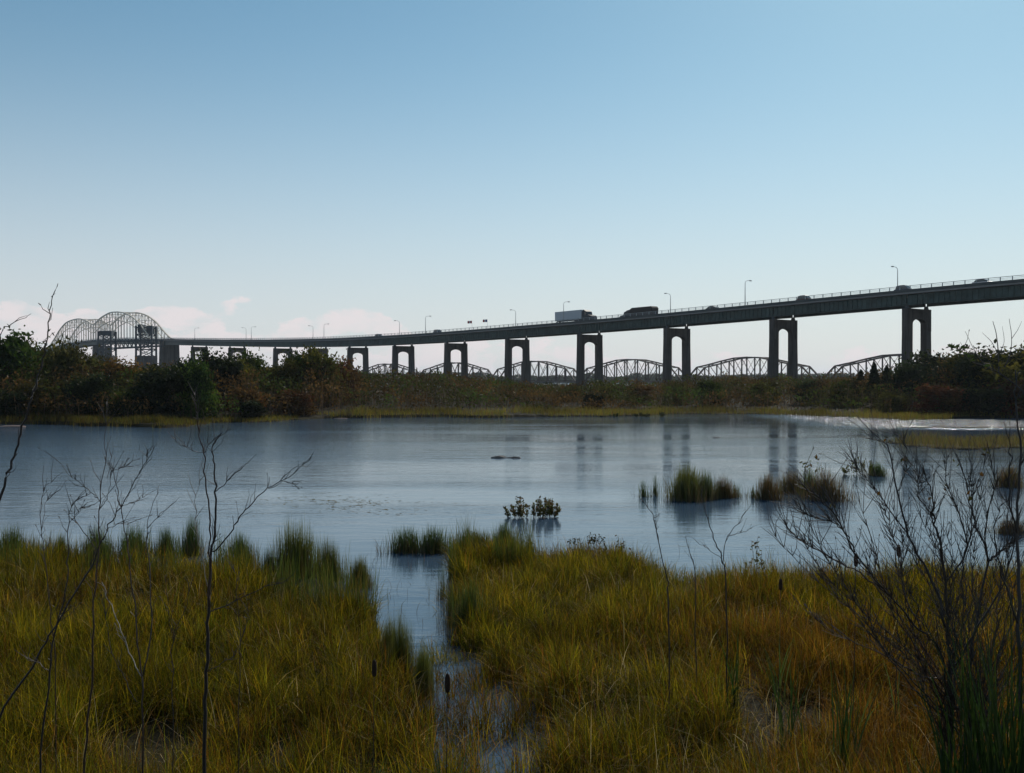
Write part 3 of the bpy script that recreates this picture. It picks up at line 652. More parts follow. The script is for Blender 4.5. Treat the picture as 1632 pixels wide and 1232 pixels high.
# (px, rows behind shore, kind, crown top y or None for the profile, width factor, label)
SH = [
 (5, 9, ('green', 0), 532, 1.1, 'tall green leafy tree at the left edge of the far bank, nearest the frame'),
 (38, 12, ('olive', 0), 545, 1.0, 'airy olive tree behind the pinkish rock at the far left shore'),
 (78, 14, ('green', 1), 562, 1.0, 'dense green shrub on the left bank where the viaduct deck drops out of sight'),
 (116, 11, ('yellow', 0), 547, .8, 'round bright green tree in front of the left end of the left tan arch'),
 (146, 5, ('dark', 0), 600, 1.0, 'low dark shrub at the left shore below the left tan arch'),
 (160, 16, ('olive', 1), 575, .9, 'olive shrub below the left tower of the dark lift bridge'),
 (196, 14, ('rust', 0), 578, .9, 'reddish brown shrub between the two towers of the dark lift bridge'),
 (232, 13, ('olive', 0), 584, .9, 'olive shrub below the right tower of the dark lift bridge'),
 (262, 5, ('dark', 1), 588, 1.1, 'wide black green shrub at the water below the solid viaduct pier'),
 (60, 4, ('olive', 1), 612, 1.2, 'low olive shrub by the water between the left rock and the first dark shrub'),
 (205, 4, ('green', 1), 622, 1.1, 'low green shrub near the shore in front of the lift bridge towers'),
 (12, 3, ('dark', 0), 625, 1.1, 'low dark shrub beside the pinkish rock at the left frame edge'),
 (290, 12, ('green', 0), 574, .8, 'green shrub just right of the solid viaduct pier'),
 (318, 3, ('green', 1), 584, .62, 'slender dark tree with pale leaf tips below the leftmost arched pier'),
 (346, 11, ('dark', 0), 566, .9, 'dark round shrub between the two leftmost arched piers'),
 (378, 12, ('olive', 0), 573, .8, 'olive shrub hiding the foot of the second arched pier from the left'),
 (408, 13, ('green', 1), 566, .7, 'light airy shrub just right of the second arched pier from the left'),
 (445, 12, ('olive', 1), 580, .9, 'olive shrub hiding the foot of the third arched pier from the left'),
 (400, 2, ('dark', 1), 640, .9, 'low blackish bush at the water right of the slender tree'),
 (395, 5, ('rust', 1), 620, .8, 'rust orange shrub behind the low blackish bush'),
 (484, 12, ('green', 0), 563, .8, 'tall green shrub between the third and fourth arched piers from the left'),
 (512, 11, ('olive', 0), 557, .8, 'tallest olive shrub in front of the fourth arched pier from the left'),
 (545, 12, ('rust', 0), 577, .8, 'brown shrub left of the pier where the railway trusses begin'),
 (470, 4, ('rust', 0), 625, 1.1, 'wide low russet shrub near shore below the third and fourth arched piers from left'),
 (905, 15, ('green', 1), 617, 1.0, 'green shrub right of the gap where far water shows'),
 (945, 7, ('dark', 0), 628, 1.0, 'low dark shrub at the shore in front of the pier under the white trailer truck'),
 (965, 14, ('olive', 0), 616, .9, 'olive shrub right of the pier under the white trailer truck'),
 (1020, 12, ('rust', 1), 615, 1.0, 'brownish shrub in front of the railway truss between the two trucks'),
 (1075, 11, ('olive', 1), 612, 1.0, 'olive shrub at the foot of the third arched pier from the right'),
 (1140, 9, ('green', 1), 609, 1.1, 'green shrub left of the second arched pier from the right'),
 (1215, 9, ('olive', 0), 607, 1.0, 'olive shrub at the foot of the second arched pier from the right'),
 (1290, 10, ('dark', 0), 609, 1.1, 'dark shrub where two railway truss spans meet near the right'),
 (1345, 9, ('green', 0), 605, 1.0, 'dark green shrub left of the small conifers'),
 (1462, 9, ('dark', 1), 580, 1.1, 'dark tree hiding the foot of the rightmost pier'),
 (1496, 12, ('dark', 0), 568, 1.2, 'rounded dark green tree just right of the rightmost pier'),
 (1535, 8, ('olive', 1), 569, 1.15, 'olive tree on the right bank between the rounded tree and the dead twigs'),
 (1580, 6, ('dark', 1), 560, 1.25, 'dark tree under the bare dead branches on the right bank'),
 (1622, 4, ('olive', 0), 552, 1.3, 'olive leafy tree at the right frame edge of the far bank'),
 (1500, 3, ('rust', 1), 615, 1.2, 'low rusty shrub at the right shore above the sun glints'),
 (1565, 2, ('dark', 1), 620, 1.2, 'low dark shrub at the right shore below the olive tree'),
 (1615, 2, ('rust', 0), 610, 1.1, 'low brown shrub at the right shore by the frame edge'),
 (1420, 4, ('olive', 1), 628, 1.0, 'low olive bush below the small conifers'),
]
def shore_d(px):
    return float(np.interp(px, PXF, DFAR))
for (px, rows, kind, ty, wf, lab) in SH:
    d = shore_d(px) + rows * 1.6 + 1.0; x = (px - CX) / F * d; gz = float(ground_z(x, d))
    h = H - (ty - HZ) / F * d - gz
    o = proto(kind); o.location = (x, d, gz); s_ = h / 5.15; o.scale = (s_ ** .6 * wf, s_ ** .6 * wf, s_); o.rotation_euler.z = random.uniform(0, 6.28)
    tag(o, lab, 'tree' if 'tree' in lab.split(' ')[:6] else 'shrub', 'shrubs and trees on the far bank')
# small conifers
def conifer(px, rows, ty, lab):
    d = shore_d(px) + rows * 1.6; x = (px - CX) / F * d; gz = float(ground_z(x, d)); h = H - (ty - HZ) / F * d - gz
    o = thing('conifer', lab, 'tree', (x, d, gz), 0, 'small conifers on the right bank')
    m = MB(); m.tube([(0, 0, -.2), (.05, 0, h * .5), (0, 0, h)], .12, .02, 6); m.build('trunk', M['bark'], o)
    n = 5000; z = h * rng.uniform(.1, 1, n) ** .9; a = rng.uniform(0, 6.283, n); tier = np.floor(z / h * 11); lobes = np.cos(a * 5 + tier * 1.3) * .22 + .8
    r = (1 - z / h + .02) ** .75 * h * .36 * lobes * np.sqrt(rng.random(n)) * (1 - .35 * ((z / h * 11) % 1))
    p = np.stack([np.cos(a) * r, np.sin(a) * r, z - r * .25], 1)
    np_mesh('crown', *leaves(p, rng.uniform(.10, .22, n), pick(n, DARK, .35)), M['leaf'], o)
conifer(1393, 10, 578, 'taller spruce left of the rightmost pier, in front of the railway truss')
conifer(1413, 11, 583, 'narrow spruce immediately right of the taller spruce')
conifer(1436, 9, 590, 'squat spruce touching the left edge of the rightmost pier')
conifer(1372, 12, 590, 'smallest spruce at the left of the row of conifers')
# thicket filling the far bank (no one could count its stems)
n = 130000
px = rng.uniform(-500, 2200, n); dep = rng.uniform(0, 1, n) ** .8 * 34; d = np.interp(px, PXF, DFAR) + 3 + dep
topy = np.interp(px, TOPX, TOPY); x = (px - CX) / F * d
base_h = np.clip((H - (topy - HZ) / F * d) * np.clip(.42 + dep / 26, 0, 1.0), 1.0, 9) * np.interp(px, [-500, 500, 620, 2200], [.80, .85, 1, .95]) * (0.62 + .5 * vnoise(x, d, 2.6) + .12 * (vnoise(x, d, .8, 3) - .5))
ok = vnoise(x, d, 2.8, 7) > .22; px, d, x, base_h, dep = px[ok], d[ok], x[ok], base_h[ok], dep[ok]; n = len(px)
gz = ground_z(x, d); cn = vnoise(x, d, 5, 2)[:, None]; cn2 = vnoise(x, d, 2.2, 12)[:, None]
ca = np.where(cn > .55, np.array([[.095, .050, .016]]), np.array([[.062, .058, .012]])) * (0.25 + 1.3 * cn2)
ca = np.where((cn2 > .62) & (cn < .5), np.array([[.055, .080, .012]]), ca)
hz_ = base_h * np.sqrt(rng.random(n)); pt = np.stack([x, d, gz + hz_], 1)
lv = leaves(pt, rng.uniform(.10, .24, n), ca * rng.uniform(.7, 1.3, (n, 1)))
sidx = rng.random(n) < .10; ns = sidx.sum()
st = blades(np.stack([x[sidx], d[sidx], gz[sidx]], 1), base_h[sidx] * rng.uniform(.85, 1.1, ns), np.full(ns, .055), rng.uniform(.05, .3, ns), pick(ns, [(.075, .045, .03), (.06, .045, .03), (.10, .07, .05)]))
tk = np_mesh('thicket', *cat([lv, st]), M['leaf']); tag(tk, 'continuous brown and olive shrub thicket covering the far bank', 'thicket', kind='stuff')
# second thicket further back, left and right of the water gap
n = 60000; px = rng.uniform(-600, 2300, n); d = rng.uniform(160, 370, n); x = (px - CX) / F * d; ok = ~((d > 190) & (d < 232) & (x > -10) & (x < 70)) & (vnoise(x, d, 7) > .3)
px, d, x = px[ok], d[ok], x[ok]; n = len(px); gz = ground_z(x, d); hh = np.interp(px, [-600, 500, 800, 860, 1100, 1300, 2300], [5, 4.5, 2.8, 1.6, 1.8, 3, 5.5]) * (.6 + .8 * vnoise(x, d, 6, 1)) * np.sqrt(rng.random(n))
tk = np_mesh('scrub', *leaves(np.stack([x, d, gz + hh], 1), rng.uniform(.2, .45, n), pick(n, [(.05, .05, .02), (.07, .05, .025), (.04, .045, .02)], .35)), M['wood']); tag(tk, 'low dark scrub on the flat land under the viaduct', 'scrub', kind='stuff')
# far wood across the river
n = 60000; x = rng.uniform(-1500, 1300, n); d = rng.uniform(905, 990, n); hh = (3.5 + 5 * vnoise(x, d * .2, 26) + 4 * vnoise(x, d * .1, 9, 4)) * rng.random(n) ** .7 * np.interp(x, [-1500, -400, 0, 1300], [1.1, 1.0, .75, .9])
tk = np_mesh('distant_wood', *leaves(np.stack([x, d, .8 + hh], 1), rng.uniform(.9, 2.0, n), pick(n, [(.03, .04, .02), (.045, .05, .025)], .35)), M['wood']); tag(tk, 'dark distant tree line beyond the river under the railway trusses', 'woodland', kind='stuff')
# sedge strip along the far shore
n = 52000; px = rng.uniform(-300, 2000, n); x0 = (px - CX) / F; dd = np.interp(px, PXF, DFAR); d = dd + rng.uniform(-3.5, 7, n); x = x0 * d; real = d_far(x, d); ok = (d > real - .3) & (vnoise(x, d, 4, 3) > .22) & (d < real + 5 + 3 * vnoise(x, d, 5))
x, d = x[ok], d[ok]; n = len(x); gz = ground_z(x, d); nn_ = vnoise(x, d, 3.3, 8); hgt_ = .35 + .75 * nn_
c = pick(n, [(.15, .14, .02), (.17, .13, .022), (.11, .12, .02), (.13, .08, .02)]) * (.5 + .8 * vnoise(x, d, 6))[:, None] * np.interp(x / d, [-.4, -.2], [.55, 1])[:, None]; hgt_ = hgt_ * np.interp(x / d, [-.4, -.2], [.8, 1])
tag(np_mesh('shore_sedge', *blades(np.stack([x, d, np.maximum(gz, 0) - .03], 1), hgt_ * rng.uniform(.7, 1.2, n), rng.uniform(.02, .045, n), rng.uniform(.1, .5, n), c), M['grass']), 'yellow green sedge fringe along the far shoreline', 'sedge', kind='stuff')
n = 26000; px = rng.uniform(1400, 2300, n); d = rng.uniform(62, 76, n); x = (px - CX) / F * d; ok = spit(x, d); x, d = x[ok], d[ok]; n = len(x)
tag(np_mesh('spit_grass', *blades(np.stack([x, d, np.full(n, .03)], 1), rng.uniform(.35, .8, n) * (.5 + vnoise(x, d, 2)), rng.uniform(.015, .03, n), rng.uniform(.1, .5, n), pick(n, [(.13, .11, .03), (.12, .08, .03), (.08, .08, .025)])), M['grass']), 'olive grass on the narrow spit reaching in from the right', 'grass', kind='stuff')

# ------------------------------------------------------------------ thin haze
hzm = bpy.data.materials.new('haze'); hzm.use_nodes = True; t = hzm.node_tree; t.nodes.clear(); pv = N(t, 'ShaderNodeVolumePrincipled'); pv.inputs['Density'].default_value = .00008; pv.inputs['Color'].default_value = (.80, .90, 1, 1); pv.inputs['Anisotropy'].default_value = .35
o_ = N(t, 'ShaderNodeOutputMaterial'); t.links.new(pv.outputs[0], o_.inputs['Volume'])
m = MB(); m.box((0, 4350, 30), (12100, 9400, 80)); tag(m.build('haze', hzm), kind='stuff')

# ------------------------------------------------------------------ marsh grass in the foreground
nt_ = 74000
d = np.sqrt(rng.uniform(8.2 ** 2, 25.5 ** 2, nt_)); x = d * rng.uniform(-.62, .62, nt_)
rng2 = np.random.default_rng(5); nx2 = 14000; d2_ = np.sqrt(rng2.uniform(8.2 ** 2, 25.5 ** 2, nx2)); x2_ = rng2.choice([-1, 1], nx2) * (.62 * d2_ + rng2.uniform(0, 5, nx2)); d = np.concatenate([d, d2_]); x = np.concatenate([x, x2_]); nt_ += nx2
clump = .55 * vnoise(x, d, .42, 6) + .45 * vnoise(x, d, 1.3, 26)
edge = np.minimum(np.clip((d_near(x, d) - d) / 1.5, 0, 1), 1)
ok = (d < d_near(x, d) + .3) & ~(in_chan(x, d)) & (rng.random(nt_) < np.clip((clump - .27) * 2.6, .03, 1) * (.35 + .65 * edge))
low = in_poly(x, d, CHAN_LOW); sparse = low & (rng.random(nt_) < .45) & (vnoise(x, d, .5, 44) > .38) & (x > G(735, 1150).x * d / 13.4 - .9)
keep = ok & (~low | (rng.random(nt_) < .6)) | sparse
x, d, clump = x[keep], d[keep], clump[keep]; low = low[keep]; nT = len(x)
patch = vnoise(x, d, 2.6, 4); patch2 = vnoise(x, d, .9, 14); pxx = CX + F * x / d
hT = (.14 + .36 * patch2 + .54 * clump + .12 * (rng.random(nT) < .08)) * np.where(low, .8, 1) * np.interp(d, [8, 13, 25], [1.0, 1.0, .95]) * rng.uniform(.75, 1.2, nT)
# colour zones: yellow green to the left and along the far rim, rusty in the right foreground
rusty = np.clip(np.interp(pxx, [0, 300, 600, 850, 1100, 1632], [.36, .24, .05, .38, .45, .50]) + (patch - .5) * 1.1 - np.interp(d, [12, 16, 22], [0, .15, .45]), 0, 1)
nb = 8; idx = np.repeat(np.arange(nT), nb); n = len(idx)
p = np.stack([x[idx] + rng.normal(0, .045, n), d[idx] + rng.normal(0, .045, n), np.zeros(n)], 1); p[:, 2] = np.maximum(ground_z(p[:, 0], p[:, 1]), -.1) - .03
ga = np.array([.060, .082, .005]); gb = np.array([.225, .165, .008]); gc = np.array([.145, .062, .010]); gd = np.array([.34, .26, .10])
r_ = (rng.random(n) ** 1.4)[:, None]; c = ga * (1 - r_) + gb * r_; rf = (rng.random(n) < rusty[idx] * .85 + .08)[:, None] * rng.uniform(.5, 1, n)[:, None]; c = c * (1 - rf) + gc * rf
c *= rng.uniform(.4, 1.45, (n, 1)) * (rng.uniform(.45, 1.35, nT) * (.55 + .9 * vnoise(x, d, .7, 51)))[idx][:, None]; dry = rng.random(n) < .035; c[dry] = gd * rng.uniform(.6, 1.1, (dry.sum(), 1))
hB = hT[idx] * rng.uniform(.55, 1.2, n); wB = np.interp(p[:, 1], [8, 25], [.0075, .012]) * rng.uniform(.7, 1.3, n)
ln = np.where(rng.random(n) < .45, rng.uniform(.45, 1.4, n), rng.uniform(.03, .5, n)); ln[dry] = rng.uniform(.6, 1.3, dry.sum())
tip = c * np.array([1.25, 1.05, .9])
tag(np_mesh('marsh_grass', *blades(p, hB, wB, ln, c, wind=-.08, tipcol=tip), M['grass']), 'dense yellow green and rusty marsh grass filling the foreground', 'grass', kind='stuff')
# reeds along the rim of the marsh, and dry bent stalks rising through the grass
n = 9000; px = np.where(rng.random(n) < .62, rng.uniform(-200, 600, n), rng.uniform(715, 850, n)); dn_ = np.interp(px, PXN, DN); d = dn_ + rng.uniform(-1.6, .9, n); x = (px - CX) / F * d; d2 = d_near(x, d)
ok = (d < d2 + .7) & (vnoise(x, d, .55, 61) > .52); x, d = x[ok], d[ok]; n = len(x); hv = .55 + .75 * vnoise(x, d, .8, 9)
cc = pick(n, [(.045, .070, .014), (.06, .085, .014), (.10, .09, .02)], .3)
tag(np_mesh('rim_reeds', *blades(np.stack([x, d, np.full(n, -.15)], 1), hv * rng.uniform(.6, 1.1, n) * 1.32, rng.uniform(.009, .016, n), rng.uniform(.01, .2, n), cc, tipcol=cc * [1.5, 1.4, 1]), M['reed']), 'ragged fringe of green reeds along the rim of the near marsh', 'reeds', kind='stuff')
n = 15000; d = np.sqrt(rng.uniform(8.2 ** 2, 22 ** 2, n)); x = d * rng.uniform(-.6, .6, n); ok = (d < d_near(x, d)) & ~in_chan(x, d) & (vnoise(x, d, 1.5, 71) > .4); x, d = x[ok], d[ok]; n = len(x)
tag(np_mesh('dry_stalks', *blades(np.stack([x, d, np.zeros(n)], 1), rng.uniform(.5, 1.0, n), rng.uniform(.005, .008, n), np.where(rng.random(n) < .75, rng.uniform(.7, 1.7, n), rng.uniform(.1, .5, n)), pick(n, [(.26, .18, .045), (.20, .11, .03), (.12, .06, .02), (.20, .16, .03), (.40, .33, .18)], .25)), M['grass']), 'thin dry bent stalks sticking up through the marsh grass', 'stalks', kind='stuff')
# grass on the bank nearest the camera
n = 26000; d = rng.uniform(-4, 9.2, n); x = rng.uniform(-9, 9, n); ok = (np.hypot(x, d) > 2.2); x, d = x[ok], d[ok]; n = len(x)
tag(np_mesh('bank_grass', *blades(np.stack([x, d, ground_z(x, d) - .02], 1), rng.uniform(.2, .55, n), np.full(n, .006), rng.uniform(.1, .8, n), pick(n, [ga, gb * .8, gc * .8])), M['grass']), 'short rough grass on the bank below the viewpoint', 'grass', kind='stuff')
# floating weed scraps in the channel and thin sedge stems standing in open water
n = 1500; d = rng.uniform(11, 27, n); x = d * rng.uniform(-.5, .5, n); ok = (d > d_near(x, d) - .2) | in_chan(x, d); ok &= vnoise(x, d, 1.4, 21) > .5; x, d = x[ok], d[ok]; n = len(x)
tag(np_mesh('water_sedge', *blades(np.stack([x, d, np.full(n, -.05)], 1), rng.uniform(.15, .55, n), np.full(n, .008), rng.uniform(.1, .8, n), pick(n, [(.05, .06, .02), (.08, .05, .03)])), M['grass']), 'scattered thin sedge stems standing in the shallow water', 'sedge', kind='stuff')

n = 900; px = rng.normal(560, 75, n); py = rng.normal(803, 7, n) + (px - 560) * .03; d = H * F / (py - HZ); x = (px - CX) / F * d; ok = vnoise(x, d, .8, 31) > .45; x, d = x[ok], d[ok]; n = len(x)
V = np.stack([x, d, np.full(n, .006)], 1)[:, None, :] + rng.normal(0, .05, (n, 3, 3)) * np.array([1.3, .8, .03])
tag(np_mesh('floating_weed', V.reshape(-1, 3), np.arange(n * 3).reshape(-1, 3), np.repeat(pick(n, [(.20, .16, .08), (.12, .10, .04)], .3), 3, 0), M['reed']), 'pale brown weed scraps floating on the pond left of centre', 'weed', kind='stuff')
# ------------------------------------------------------------------ reed clumps in the water
def make_reed(nb, rx, ry, h, pal, seed, sig=.34):
    o = thing('reed_clump', '', 'reeds'); nl = 4; la = rng.uniform(0, 6.283, nl); lr = rng.uniform(.1, .7, nl); lh = rng.uniform(.78, 1.0, nl); lh[0] = 1.0; lr[0] = .2
    li = rng.choice(nl, nb, p=[.4, .25, .2, .15]); q = rng.normal(0, sig, (nb, 2)); cx = np.cos(la[li]) * lr[li] + q[:, 0]; cy = np.sin(la[li]) * lr[li] + q[:, 1]
    p = np.stack([cx * rx, cy * ry, np.full(nb, -.12)], 1); r = np.hypot(q[:, 0], q[:, 1]) / .5
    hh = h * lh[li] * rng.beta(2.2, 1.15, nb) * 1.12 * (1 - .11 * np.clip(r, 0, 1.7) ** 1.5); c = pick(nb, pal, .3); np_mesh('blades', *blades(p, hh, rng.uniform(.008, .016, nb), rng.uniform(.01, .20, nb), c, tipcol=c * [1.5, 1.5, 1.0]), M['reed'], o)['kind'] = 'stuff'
    n2 = nb // 3; a = rng.uniform(0, 6.283, n2); r = rng.uniform(.4, 1.9, n2); p = np.stack([np.cos(a) * r * rx, np.sin(a) * r * ry, np.full(n2, -.1)], 1)
    np_mesh('dry_blades', *blades(p, h * rng.uniform(.2, .75, n2), np.full(n2, .009), rng.uniform(.05, .5, n2), pick(n2, [(.10, .065, .03), (.12, .10, .04)], .3)), M['reed'], o)['kind'] = 'stuff'
    return o
RG = [(.045, .07, .02), (.06, .08, .022), (.035, .05, .018)]; RBR = [(.09, .055, .022), (.11, .065, .025), (.06, .06, .02)]; ROL = [(.08, .085, .02), (.10, .10, .025), (.06, .07, .02)]
RP_ = {'g': make_reed(700, .42, .3, 1.15, RG, 1, .42), 'o': make_reed(1500, .62, .4, 1.1, ROL, 2, .42), 'b': make_reed(800, .5, .38, .95, RBR, 3), 't': make_reed(90, .25, .2, .9, RG, 4)}
used = set()
REEDS = [  # px, base py, top py, width px, kind, label
 (1026, 792, 765, 26, 't', 'thin reed tuft, leftmost of the clumps standing out in the pond'),
 (1043, 790, 755, 18, 't', 'narrow reed tuft beside the widest round clump, on its left'),
 (1098, 795, 744, 62, 'o', 'widest round olive reed clump out in the pond'),
 (1126, 795, 752, 34, 'g', 'dark reed clump joined to the right side of the widest round clump'),
 (1153, 793, 758, 30, 'b', 'small brown clump right of the widest round clump'),
 (1176, 792, 770, 22, 't', 'sparse short stems right of the small brown clump'),
 (1200, 793, 776, 20, 't', 'very sparse stems in the gap between the two groups of clumps'),
 (1227, 795, 755, 42, 'b', 'reddish brown reed clump, left end of the right group in the pond'),
 (1262, 785, 750, 40, 'b', 'brown reed clump between the reddish clump and the leafy twig'),
 (1291, 790, 750, 26, 'g', 'dark narrow clump under the leafy twig'),
 (1318, 797, 748, 52, 'b', 'large rounded dark brown clump at the right of the pond group'),
 (1397, 758, 737, 26, 'g', 'small dark reed tuft right of the leafy islet'),
 (1612, 775, 742, 44, 'b', 'brown clump in the water at the right frame edge'),
 (1612, 850, 825, 40, 'b', 'low brown clump behind the bare bush near the right frame edge'),
 (15, 885, 838, 46, 'g', 'green reed clump at the left frame edge of the near shore'),
 (96, 888, 852, 22, 'g', 'small reed tuft behind the leftmost saplings'),
 (152, 890, 842, 44, 'g', 'reed clump on the near shore behind the diagonal sapling'),
 (214, 885, 838, 46, 'g', 'dense reed clump between the saplings on the near shore, left of the tallest one'),
 (262, 885, 840, 34, 'g', 'narrow pale reed clump left of the tallest reed clump behind the main sapling'),
 (307, 885, 825, 36, 'g', 'dark pointed reed clump just left of the main sapling'),
 (381, 895, 850, 40, 'g', 'dark reed clump just right of the main sapling'),
 (468, 920, 835, 62, 'o', 'tall bushy reed clump right of the main sapling at the pond edge'),
 (428, 925, 875, 26, 'g', 'short reed tuft left of the tall bushy clump'),
 (523, 925, 862, 34, 'o', 'upright reed clump right of the tall bushy clump'),
 (572, 935, 890, 38, 'o', 'short reed clump at the mouth of the channel on its left side'),
 (645, 880, 840, 50, 'g', 'dark reed clump in open water, left one of the pair at the channel mouth'),
 (694, 880, 838, 48, 'g', 'dark reed clump in open water, right one of the pair at the channel mouth'),
 (752, 880, 845, 60, 'o', 'reed clump at the left corner of the right marsh'),
 (803, 868, 832, 30, 'g', 'dark pointed reed tuft on the rim of the right marsh below the floating shrub'),
 (716, 1000, 925, 24, 't', 'thin dark reeds at the right rim of the channel mouth'),
 (702, 955, 900, 20, 't', 'thin dark reeds standing in the channel left of its right rim'),
 (748, 1010, 925, 50, 'g', 'dark tall reed clump overhanging the channel from the right marsh'),
 (620, 1068, 990, 34, 'o', 'small bright reed tuft at the foot of the left channel bank'),
 (676, 1110, 1030, 36, 'o', 'loose reed tuft in the channel behind the largest cattail'),
 (640, 1085, 985, 40, 'o', 'bright green reed tuft reaching into the channel from the left'),
]
for (px, by, ty, wp, kd, lab) in REEDS:
    if kd in used: o = copy_tree(RP_[kd])
    else: used.add(kd); o = RP_[kd]
    g = G(px, by); hm = (by - ty) / F * g.y; wm_ = wp / F * g.y; base_h = {'g': 1.15, 'o': 1.1, 'b': .95, 't': .9}[kd]; bw = {'g': .95, 'o': 1.35, 'b': 1.1, 't': .55}[kd]
    o.location = g; o.scale = (wm_ / bw * 1.25, wm_ / bw * 1.25, hm / base_h * 1.38); o.rotation_euler.z = random.uniform(0, 6.28)
    tag(o, lab, 'reeds', 'reed clumps standing in the pond')

# ------------------------------------------------------------------ leafy bog shrubs standing in water
def bog(name, px, by, ty, wp, nst, lab, pal, leafs=30, ls=.058, tall_mid=False):
    g = G(px, by); hm = (by - ty) / F * g.y; wm_ = wp / F * g.y
    if ls > .055 and ls < .1 and nst < 12: leafs = 16; ls = .045
    o = thing(name, lab, 'shrub', g); m = MB(); pts = []
    for i in range(nst):
        bx = random.uniform(-.5, .5) * wm_; yy = random.uniform(-.3, .3) * wm_ * .6; hh = hm * random.uniform(.4, 1.0) * (1 - .45 * (2 * abs(bx) / wm_) ** 2); yy += random.gauss(0, .05)
        tp = Vector((bx * 1.08 + random.uniform(-.1, .1), yy, hh)); m.tube([(bx * .9, yy, -.15), (bx, yy, hh * .5), tp], .008, .004, 4)
        for j in range(leafs):
            t_ = random.uniform(.08, 1); pts.append((bx + (tp.x - bx) * t_ + random.gauss(0, .03), yy + random.gauss(0, .03), hh * t_ + .02))
    m.build('stems', M['redbark'], o); pts = np.array(pts); np_mesh('leaves', *leaves(pts, rng.uniform(ls * .6, ls * 1.2, len(pts)), pick(len(pts), pal, .3)), M['leaf'], o)
    return o
bog('bog_shrub', 845, 824, 784, 84, 42, 'leafy low shrub standing alone in open water near the middle', [(.16, .15, .045), (.20, .14, .06), (.11, .13, .03)])
bog('bog_shrub', 1368, 755, 727, 48, 22, 'leafy green shrub on a small islet right of the brown clumps', [(.09, .10, .03), (.12, .10, .04)])
bog('bog_shrub', 1297, 775, 725, 40, 9, 'small leafy green shrub growing out of the dark brown clump', [(.07, .09, .03)], 14)
bog('bog_shrub', 985, 905, 845, 44, 9, 'thin leafy shrub rising from the rim of the right marsh right of the floating shrub', [(.07, .07, .03), (.10, .07, .04)], 16)
bog('bog_shrub', 1212, 920, 848, 44, 8, 'thin leafy shrub at the marsh rim left of the large bare bush', [(.08, .08, .03), (.10, .07, .04)], 14)
bog('bog_shrub', 930, 870, 845, 60, 9, 'tiny scattered leafy stems in the water at the marsh rim', [(.05, .05, .02)], 8)
bog('bog_shrub', 1022, 664, 656, 26, 16, 'tiny low shrub islet close to the far shore, left one', [(.07, .08, .03)], 20, .12)
bog('bog_shrub', 1054, 664, 656, 9, 8, 'tiny low shrub islet close to the far shore, right one', [(.07, .08, .03)], 16, .12)
bog('bog_shrub', 980, 664, 657, 20, 12, 'tiny low shrub islet nearest the thicket on the far shore', [(.07, .08, .03)], 16, .12)

# ------------------------------------------------------------------ rocks and logs
def rock(name, px, py, wp, hp, mt, lab, depth=.5, cat_='rock', seed=1):
    g = G(px, py); w_ = wp / F * g.y; h_ = hp / F * g.y; rd = random.Random(seed); vs = []; fs = []; nr, ns_ = 7, 14
    for i in range(nr):
        t_ = math.pi * i / (nr - 1)
        for j in range(ns_):
            a = 6.283 * j / ns_; q = 1 + rd.uniform(-.12, .12); vs.append((math.sin(t_) * math.cos(a) * w_ / 2 * q, math.sin(t_) * math.sin(a) * w_ * depth / 2 * q, math.cos(t_) * h_ * .5 * (.98 + rd.uniform(-.06, .06))))
    for i in range(nr - 1):
        for j in range(ns_): fs.append((i * ns_ + j, (i + 1) * ns_ + j, (i + 1) * ns_ + (j + 1) % ns_, i * ns_ + (j + 1) % ns_))
    m = MB(); m.add(vs, fs); o = m.build(name, M[mt], None, smooth=True); o.location = g + Vector((0, 0, -h_ * .1)); tag(o, lab, cat_)
    return o
rock('rock', 1142, 698, 14, 2.6, 'rock', 'small dark rock in open water right of centre', .7)
rock('rock', 18, 680, 46, 6, 'pinkrock', 'pale pinkish boulder on the shore at the left frame edge', .6, seed=3)
rock('rock', 543, 667, 24, 2.5, 'pinkrock', 'flat pinkish stone on the far shore left of the brown thicket', .5, seed=5)
o = thing('floating_log', 'half-sunken weathered log with sunlit patches floating in the middle of the pond', 'log', G(806, 730))
m = MB(); m.tube(catmull([(-.8, 0, -.04), (-.6, .05, .02), (-.35, 0, .05), (0, .04, -.02), (.3, 0, .01), (.85, -.1, .0)], 4), .10, .04, 8); m.build('trunk', M['log'], o, smooth=True)
m = MB(); m.tube([(-.5, 0, .02), (-.3, .25, .10), (0, .35, .06)], .05, .02, 5); m.tube([(.3, 0, .0), (.45, -.2, .08), (.8, -.25, .04)], .05, .02, 5); m.build('branch', M['log'], o)
o = thing('driftwood', 'pale dry driftwood branch lying on the far shore below the blackish bush', 'driftwood', G(428, 670)); m = MB(); m.tube([(-.6, 0, .5), (0, 0, .3), (.6, .1, .05)], .07, .03, 6); m.build('branch', M['palebark'], o)

